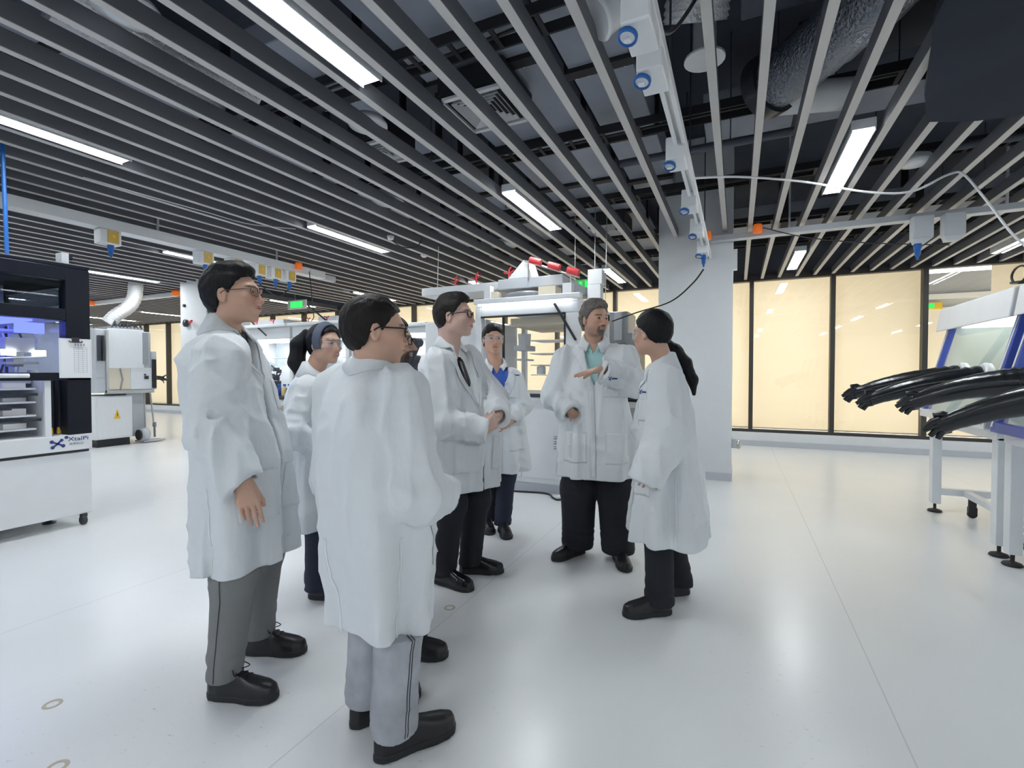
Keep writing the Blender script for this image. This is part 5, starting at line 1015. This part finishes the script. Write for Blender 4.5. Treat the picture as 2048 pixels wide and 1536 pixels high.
    if glasses in ('black', 'brown'):
        fm = 'frame_b' if glasses == 'black' else 'frame_m'; e = MB(); rr_ = .0030 if glasses == 'black' else .0022
        for sg in (-1, 1):
            rim = [hp(sg*(.033+.025*math.copysign(abs(math.cos(a))**.7, math.cos(a))), .1035-.012*abs(.033+.025*math.cos(a)-.02)/.04, .003+.018*math.copysign(abs(math.sin(a))**.7, math.sin(a))) for a in np.linspace(0, 2*PI, 22)]; e.tube(rim, rr_, 6)
            e.tube([hp(sg*.058, .094, .012), hp(sg*.074*w, .075, .012), hp(sg*.082*w, .0, .010), hp(sg*.082*w, -.03, -.010)], rr_, 6)
        e.tube([hp(-.010, .106, .006), hp(0, .108, .009), hp(.010, .106, .006)], rr_, 6); go = local_obj(e, 'glasses', fm, root)
        for sg in (-1, 1):
            e = MB(); ring = [hp(sg*(.033+.024*math.cos(a)), .1025-.012*abs(.033+.024*math.cos(a)-.02)/.04, .003+.017*math.sin(a)) for a in np.linspace(0, 2*PI, 18)[:-1]]; e.add(ring, [tuple(range(17))]); local_obj(e, 'lens', 'glass', go)
    if glasses == 'goggles':
        e = MB(); n = 17; top = []; bot = []
        for i in range(n):
            a = -1+2*i/(n-1); x_ = .074*w*math.sin(a*1.25)/math.sin(1.25); y_ = .112-.055*a*a; nt_ = .018*math.exp(-(a/.16)**2); top.append(hp(x_, y_, .026)); bot.append(hp(x_, y_-.004, -.026+nt_))
        e.add(top+bot, [(i, i+1, n+i+1, n+i) for i in range(n-1)], 0, True); go = local_obj(e, 'goggles', 'goggle', root)
        e = MB().tube(top, .0022, 6).tube(bot, .0015, 6); 
        for sg in (0, -1): 
            s_ = -1 if sg == 0 else 1; e.tube([top[sg], hp(s_*.083*w, .02, .014), hp(s_*.083*w, -.03, .004)], .0028, 6).tube([bot[sg], hp(s_*.083*w, .02, .006)], .0018, 6)
        local_obj(e, 'goggle_frame', 'goggle_rim', go)
    return root
M['goggle_rim'] = glass_mat('goggle_rim_plastic', (.8, .84, .86), 1.5, .08, .35)
def local_obj(mb, name, m, parent):
    me = bpy.data.meshes.new(name); me.from_pydata(mb.v, [], mb.f); me.update()
    for x in (m if isinstance(m, (list, tuple)) else [m]): me.materials.append(M[x])
    me.polygons.foreach_set('material_index', mb.mi); me.polygons.foreach_set('use_smooth', mb.sm); o = bpy.data.objects.new(name, me); C.objects.link(o); o.parent = parent; return o
def fl(px, py): r = _F+_R*(px-1024)/FPX+_U*(768-py)/FPX; return EYE+r*(-EYE[2]/r[2])
rad = math.radians
asian = dict(skin=(.60, .375, .28), hairc=(.015, .012, .012), beardc=(.12, .09, .08)); fair = dict(skin=(.62, .385, .30), hairc=(.03, .02, .018), beardc=(.16, .11, .09))
# ---- the tall man at left, in profile
person('tall black haired man in brown glasses and grey trousers, standing in profile at left', (-1.93, 1.44), at(468, 592, 2.10), rad(22), H=1.80, head_rot=(rad(8), rad(6), 0), head_s=1.04,
       neck=at(450, 664, 2.13), pelvis=at(484, 905, 2.12), sh=(at(470, 700, 2.32), at(446, 712, 1.95)), el=(at(500, 860, 2.36), at(434, 865, 1.90)), wr=(at(520, 960, 2.30), at(487, 962, 1.88)),
       hands=(None, dict(world=1, d=tuple(at(508, 1052, 1.86)-at(487, 962, 1.88)), n=tuple(at(515, 1000, 2.08)-at(500, 1000, 1.88)), curl=.22, spread=.0, thumb=.25)),
       feet=((fl(490, 1305), fl(572, 1305)), (fl(418, 1392), fl(549, 1398))), coat=dict(hem=.50, tilt=(0, .10)), trousers='trouser_grey', leg_r=(.092, .080, .064), shirt='shirt_d', hair='hair_black',
       g=dict(asian, w=1.0, jaw=1.0, nose=1.0, style='short', vol=.011, quiff=True, fringe=.066), glasses='brown', fine=.004, cloth=.0065, laces=True, slv=(.083, .088, .080, .062), seed=1, gap=[(.5, .035, .0), (.8, .022, 0), (1.2, .010, 0), (1.3, 0, 0)], girth=.90, hemw=.86, belly=.05, ccenter=(0, .03), seams=1, thz=.085)
# ---- the woman with the headband
person('smiling woman with a grey headband, short dark ponytail and clear goggles', (-2.2, 2.2), at(650, 690, 2.86), rad(12), H=1.62, head_rot=(rad(-14), rad(2), 0), head_s=.97,
       neck=at(628, 752, 2.88), pelvis=at(632, 925, 2.88), sh=(at(650, 770, 3.03), at(614, 778, 2.74)), el=(at(680, 860, 3.05), at(586, 868, 2.66)), wr=(at(700, 880, 2.9), at(648, 890, 2.70)),
       hands=(None, dict(d=(.3, 1, -.5), n=(-1, 0, 0), curl=.5)), feet=((fl(650, 1180), fl(700, 1180)), (fl(618, 1195), fl(668, 1197))), coat=dict(hem=.44), trousers='navy_cloth', leg_r=(.085, .078, .085), shirt='shirt_d',
       hair='hair_black', g=dict(asian, w=.94, jaw=.9, nose=.97, style='long', vol=.012, open=1, lip=(.95, .45, .45)), glasses='goggles', band=True, ponytail=([at(612, 668, 2.88), at(598, 690, 2.87), at(593, 725, 2.86), at(606, 768, 2.85)], [.028, .046, .046, .018]), seed=2, girth=.86, shoulder=.165, slv=(.066, .066, .062, .052))
# ---- the near man with his back to the viewer
person('nearest man, seen from behind, in black glasses and washed grey jeans', (-1.12, 1.37), at(753, 664, 1.76), rad(68), H=1.62, head_rot=(rad(-22), rad(-2), 0), head_s=1.02,
       neck=at(744, 738, 1.80), pelvis=at(750, 985, 1.78), sh=(at(676, 772, 1.90), at(803, 778, 1.68)), el=(at(668, 960, 1.98), at(828, 990, 1.62)), wr=(at(760, 985, 2.12), at(880, 985, 1.85)),
       hands=(dict(d=(1, .3, 0), n=(0, -1, 0), curl=.5), dict(d=(-1, .3, 0), n=(0, -1, 0), curl=.5)), feet=((fl(702, 1458), fl(735, 1440)), (fl(750, 1524), fl(888, 1462))),
       coat=dict(hem=.41, tilt=(0, -.12)), trousers='jeans', leg_r=(.098, .090, .082), shirt='shirt_w', hair='hair_brown', g=dict(asian, w=1.04, jaw=1.05, nose=.95, style='short', vol=.010, skin=(.62, .39, .29)), glasses='black', fine=.004, cloth=.006,
       slv=(.074, .080, .082, .065), fold=1.7, seed=3, girth=1.10, belly=.05, foot_len=.31, ccenter=(.0, .02), seams=2, seam_m='cable', thz=.085, hemw=.88, sections=[(.30, .205, .165), (.60, .222, .175), (.80, .238, .188), (.95, .232, .18), (1.10, .225, .172), (1.25, .222, .165), (1.36, .205, .145), (1.43, .160, .112), (1.485, .095, .082), (1.53, .06, .06)])
# ---- the bearded man hidden behind him
person('bearded man mostly hidden behind the nearest man, only face and one shoe showing', (-1.5, 1.98), at(783, 684, 2.36), rad(20), H=1.64, head_rot=(rad(4), 0, 0), head_s=1.0,
       neck=at(790, 748, 2.40), pelvis=at(772, 930, 2.42), el=(None, at(800, 860, 2.25)), wr=(None, at(815, 920, 2.2)), feet=((fl(740, 1285), fl(860, 1280)), (fl(778, 1312), fl(897, 1314))), coat=dict(hem=.5), shirt='shirt_g', hair='hair_brown',
       g=dict(fair, w=1.0, jaw=1.0, nose=1.08, style='short', vol=.012, beard=1, stubble=.85, beardc=(.05, .035, .03), skin=(.54, .36, .27)), glasses='black', seed=4, girth=.80, slv=(.062, .06, .055, .05), shoulder=.15, laces=True)
# ---- the man with the tie
person('man with a black tie and black glasses, hands clasped in front of his lab coat', (-1.58, 2.72), at(910, 634, 3.08), rad(-14), H=1.80, head_rot=(rad(27), rad(4), 0), head_s=1.11,
       neck=at(898, 698, 3.12), pelvis=at(928, 885, 3.12), sh=(at(935, 722, 3.27), at(876, 728, 2.94)), el=(at(985, 800, 3.22), at(884, 842, 2.86)), wr=(at(996, 832, 3.02), at(968, 862, 2.88)),
       hands=(dict(world=1, d=tuple(at(978, 868, 2.90)-at(996, 832, 3.02)), n=tuple(at(960, 840, 3.0)-at(996, 850, 3.0)), curl=.55), dict(world=1, d=tuple(at(1000, 832, 2.95)-at(968, 862, 2.88)), n=tuple(at(985, 830, 3.1)-at(985, 850, 2.9)), curl=.5)),
       feet=((fl(920, 1145), fl(1012, 1145)), (fl(870, 1163), fl(934, 1180))), coat=dict(hem=.585, tilt=(0, .08)), shoes='shoe_shiny', hair='hair_brown', g=dict(fair, w=1.0, jaw=1.16, nose=1.0, style='short', vol=.012, quiff=True, neck=1.22, fringe=.075, skin=(.62, .42, .35)),
       glasses='black', tie=True, seed=5, girth=.98, hemw=.95, belly=.08, vneck=1.10, vw=.125, gap=[(.5, .022, .03), (.75, .012, .02), (.85, 0, 0)], slv=(.088, .084, .078, .062), leg_r=(.10, .085, .072))
# ---- the man behind with the blue shirt
person('man in clear goggles and an open blue shirt, standing farthest back', (-1.86, 3.72), at(986, 680, 4.05), rad(-52), H=1.74, head_rot=(rad(0), rad(2), 0), head_s=1.04,
       neck=at(990, 736, 4.08), pelvis=at(996, 890, 4.08), sh=(at(1026, 757, 4.0), at(952, 755, 4.1)), el=(at(1044, 808, 4.02), at(944, 815, 4.15)), wr=(at(1024, 838, 3.92), at(960, 850, 3.98)),
       hands=(dict(d=(.8, -.5, -.8), n=(1, 0, 0), curl=.3), dict(d=(-.8, -.5, -.8), n=(-1, 0, 0), curl=.3)), feet=((fl(1002, 1058), fl(1012, 1074)), (fl(974, 1050), fl(978, 1064))), coat=dict(hem=.51), shirt='shirt_b', trousers='navy_cloth', hair='hair_black', g=dict(asian, w=.98, jaw=1.0, nose=.95, style='short', vol=.012, skin=(.62, .38, .27), fringe=.044),
       glasses='goggles', seed=6, girth=.98, vneck=1.02, vw=.095, logo=(-.115, 1.31), pockets=True, leg_r=(.09, .075, .068), shoulder=.175, slv=(.068, .068, .062, .052))
# ---- the grey haired speaker
person('grey haired man with a goatee and pale teal shirt, gesturing with one flat hand', (-.90, 3.34), at(1190, 640, 3.36), rad(-76), H=1.80, head_rot=(rad(36), rad(-1), 0), head_s=1.02,
       neck=at(1188, 692, 3.42), pelvis=at(1193, 895, 3.42), sh=(at(1246, 716, 3.38), at(1132, 718, 3.44)), el=(at(1266, 765, 3.28), at(1112, 792, 3.46)), wr=(at(1204, 738, 3.06), at(1142, 824, 3.30)),
       hands=(dict(world=1, d=tuple(at(1130, 756, 2.98)-at(1204, 738, 3.06)), n=tuple(at(1170, 800, 3.05)-at(1168, 740, 3.02)), curl=.06, spread=.05, thumb=.45), dict(world=1, d=tuple(at(1168, 862, 3.42)-at(1142, 824, 3.30)), n=(0, 1, -.2), curl=.3)),
       feet=((fl(1232, 1112), fl(1255, 1148)), (fl(1168, 1104), fl(1108, 1122))), coat=dict(hem=.605), shirt='shirt_t', hair='hair_grey', g=dict(fair, w=.98, jaw=.96, nose=1.06, style='short', vol=.015, quiff=True, messy=.006, beard=.85, stubble=.30, hairc=(.05, .04, .035), beardc=(.09, .07, .06), skin=(.58, .355, .26), fringe=.074),
       shoes='shoe', seed=7, girth=1.0, vneck=1.20, vw=.085, logo=(-.10, 1.29), leg_r=(.125, .122, .112), foot_len=.30, slv=(.086, .088, .080, .066), laces=True)
# ---- the woman with the long ponytail
person('woman with a very long dark ponytail in a long lab coat, back half turned', (-.38, 2.86), at(1302, 668, 2.70), rad(190), H=1.64, head_rot=(rad(-38), rad(-2), 0), head_s=1.0,
       neck=at(1327, 735, 2.74), pelvis=at(1337, 930, 2.76), sh=(at(1330, 762, 2.58), at(1322, 752, 2.90)), el=(at(1338, 862, 2.54), at(1300, 850, 2.98)), wr=(at(1308, 926, 2.51), at(1306, 905, 2.98)),
       hands=(dict(d=(0, .3, -1), n=(1, 0, 0), curl=.5), None), feet=((fl(1342, 1226), fl(1258, 1232)), (fl(1378, 1186), fl(1335, 1190))), coat=dict(hem=.395, cuff=(1.55, 1.1)), leg_r=(.088, .080, .078),
       hair='hair_black', g=dict(asian, w=.96, jaw=.92, nose=.95, style='long', vol=.014), glasses='goggles', ponytail=([at(1328, 675, 2.78), at(1334, 690, 2.81), at(1350, 702, 2.80), at(1370, 727, 2.80), at(1385, 760, 2.78), at(1388, 788, 2.76)], [.026, .030, .038, .037, .028, .010]), seed=8, girth=.98, shoulder=.17, logo=(-.07, 1.22),
       slv=(.078, .092, .095, .082), cloth=.007, sections=[(.30, .285, .25), (.60, .265, .225), (.80, .24, .195), (.95, .22, .175), (1.10, .20, .158), (1.25, .20, .15), (1.36, .19, .132), (1.43, .15, .104), (1.485, .09, .078), (1.53, .06, .06)])
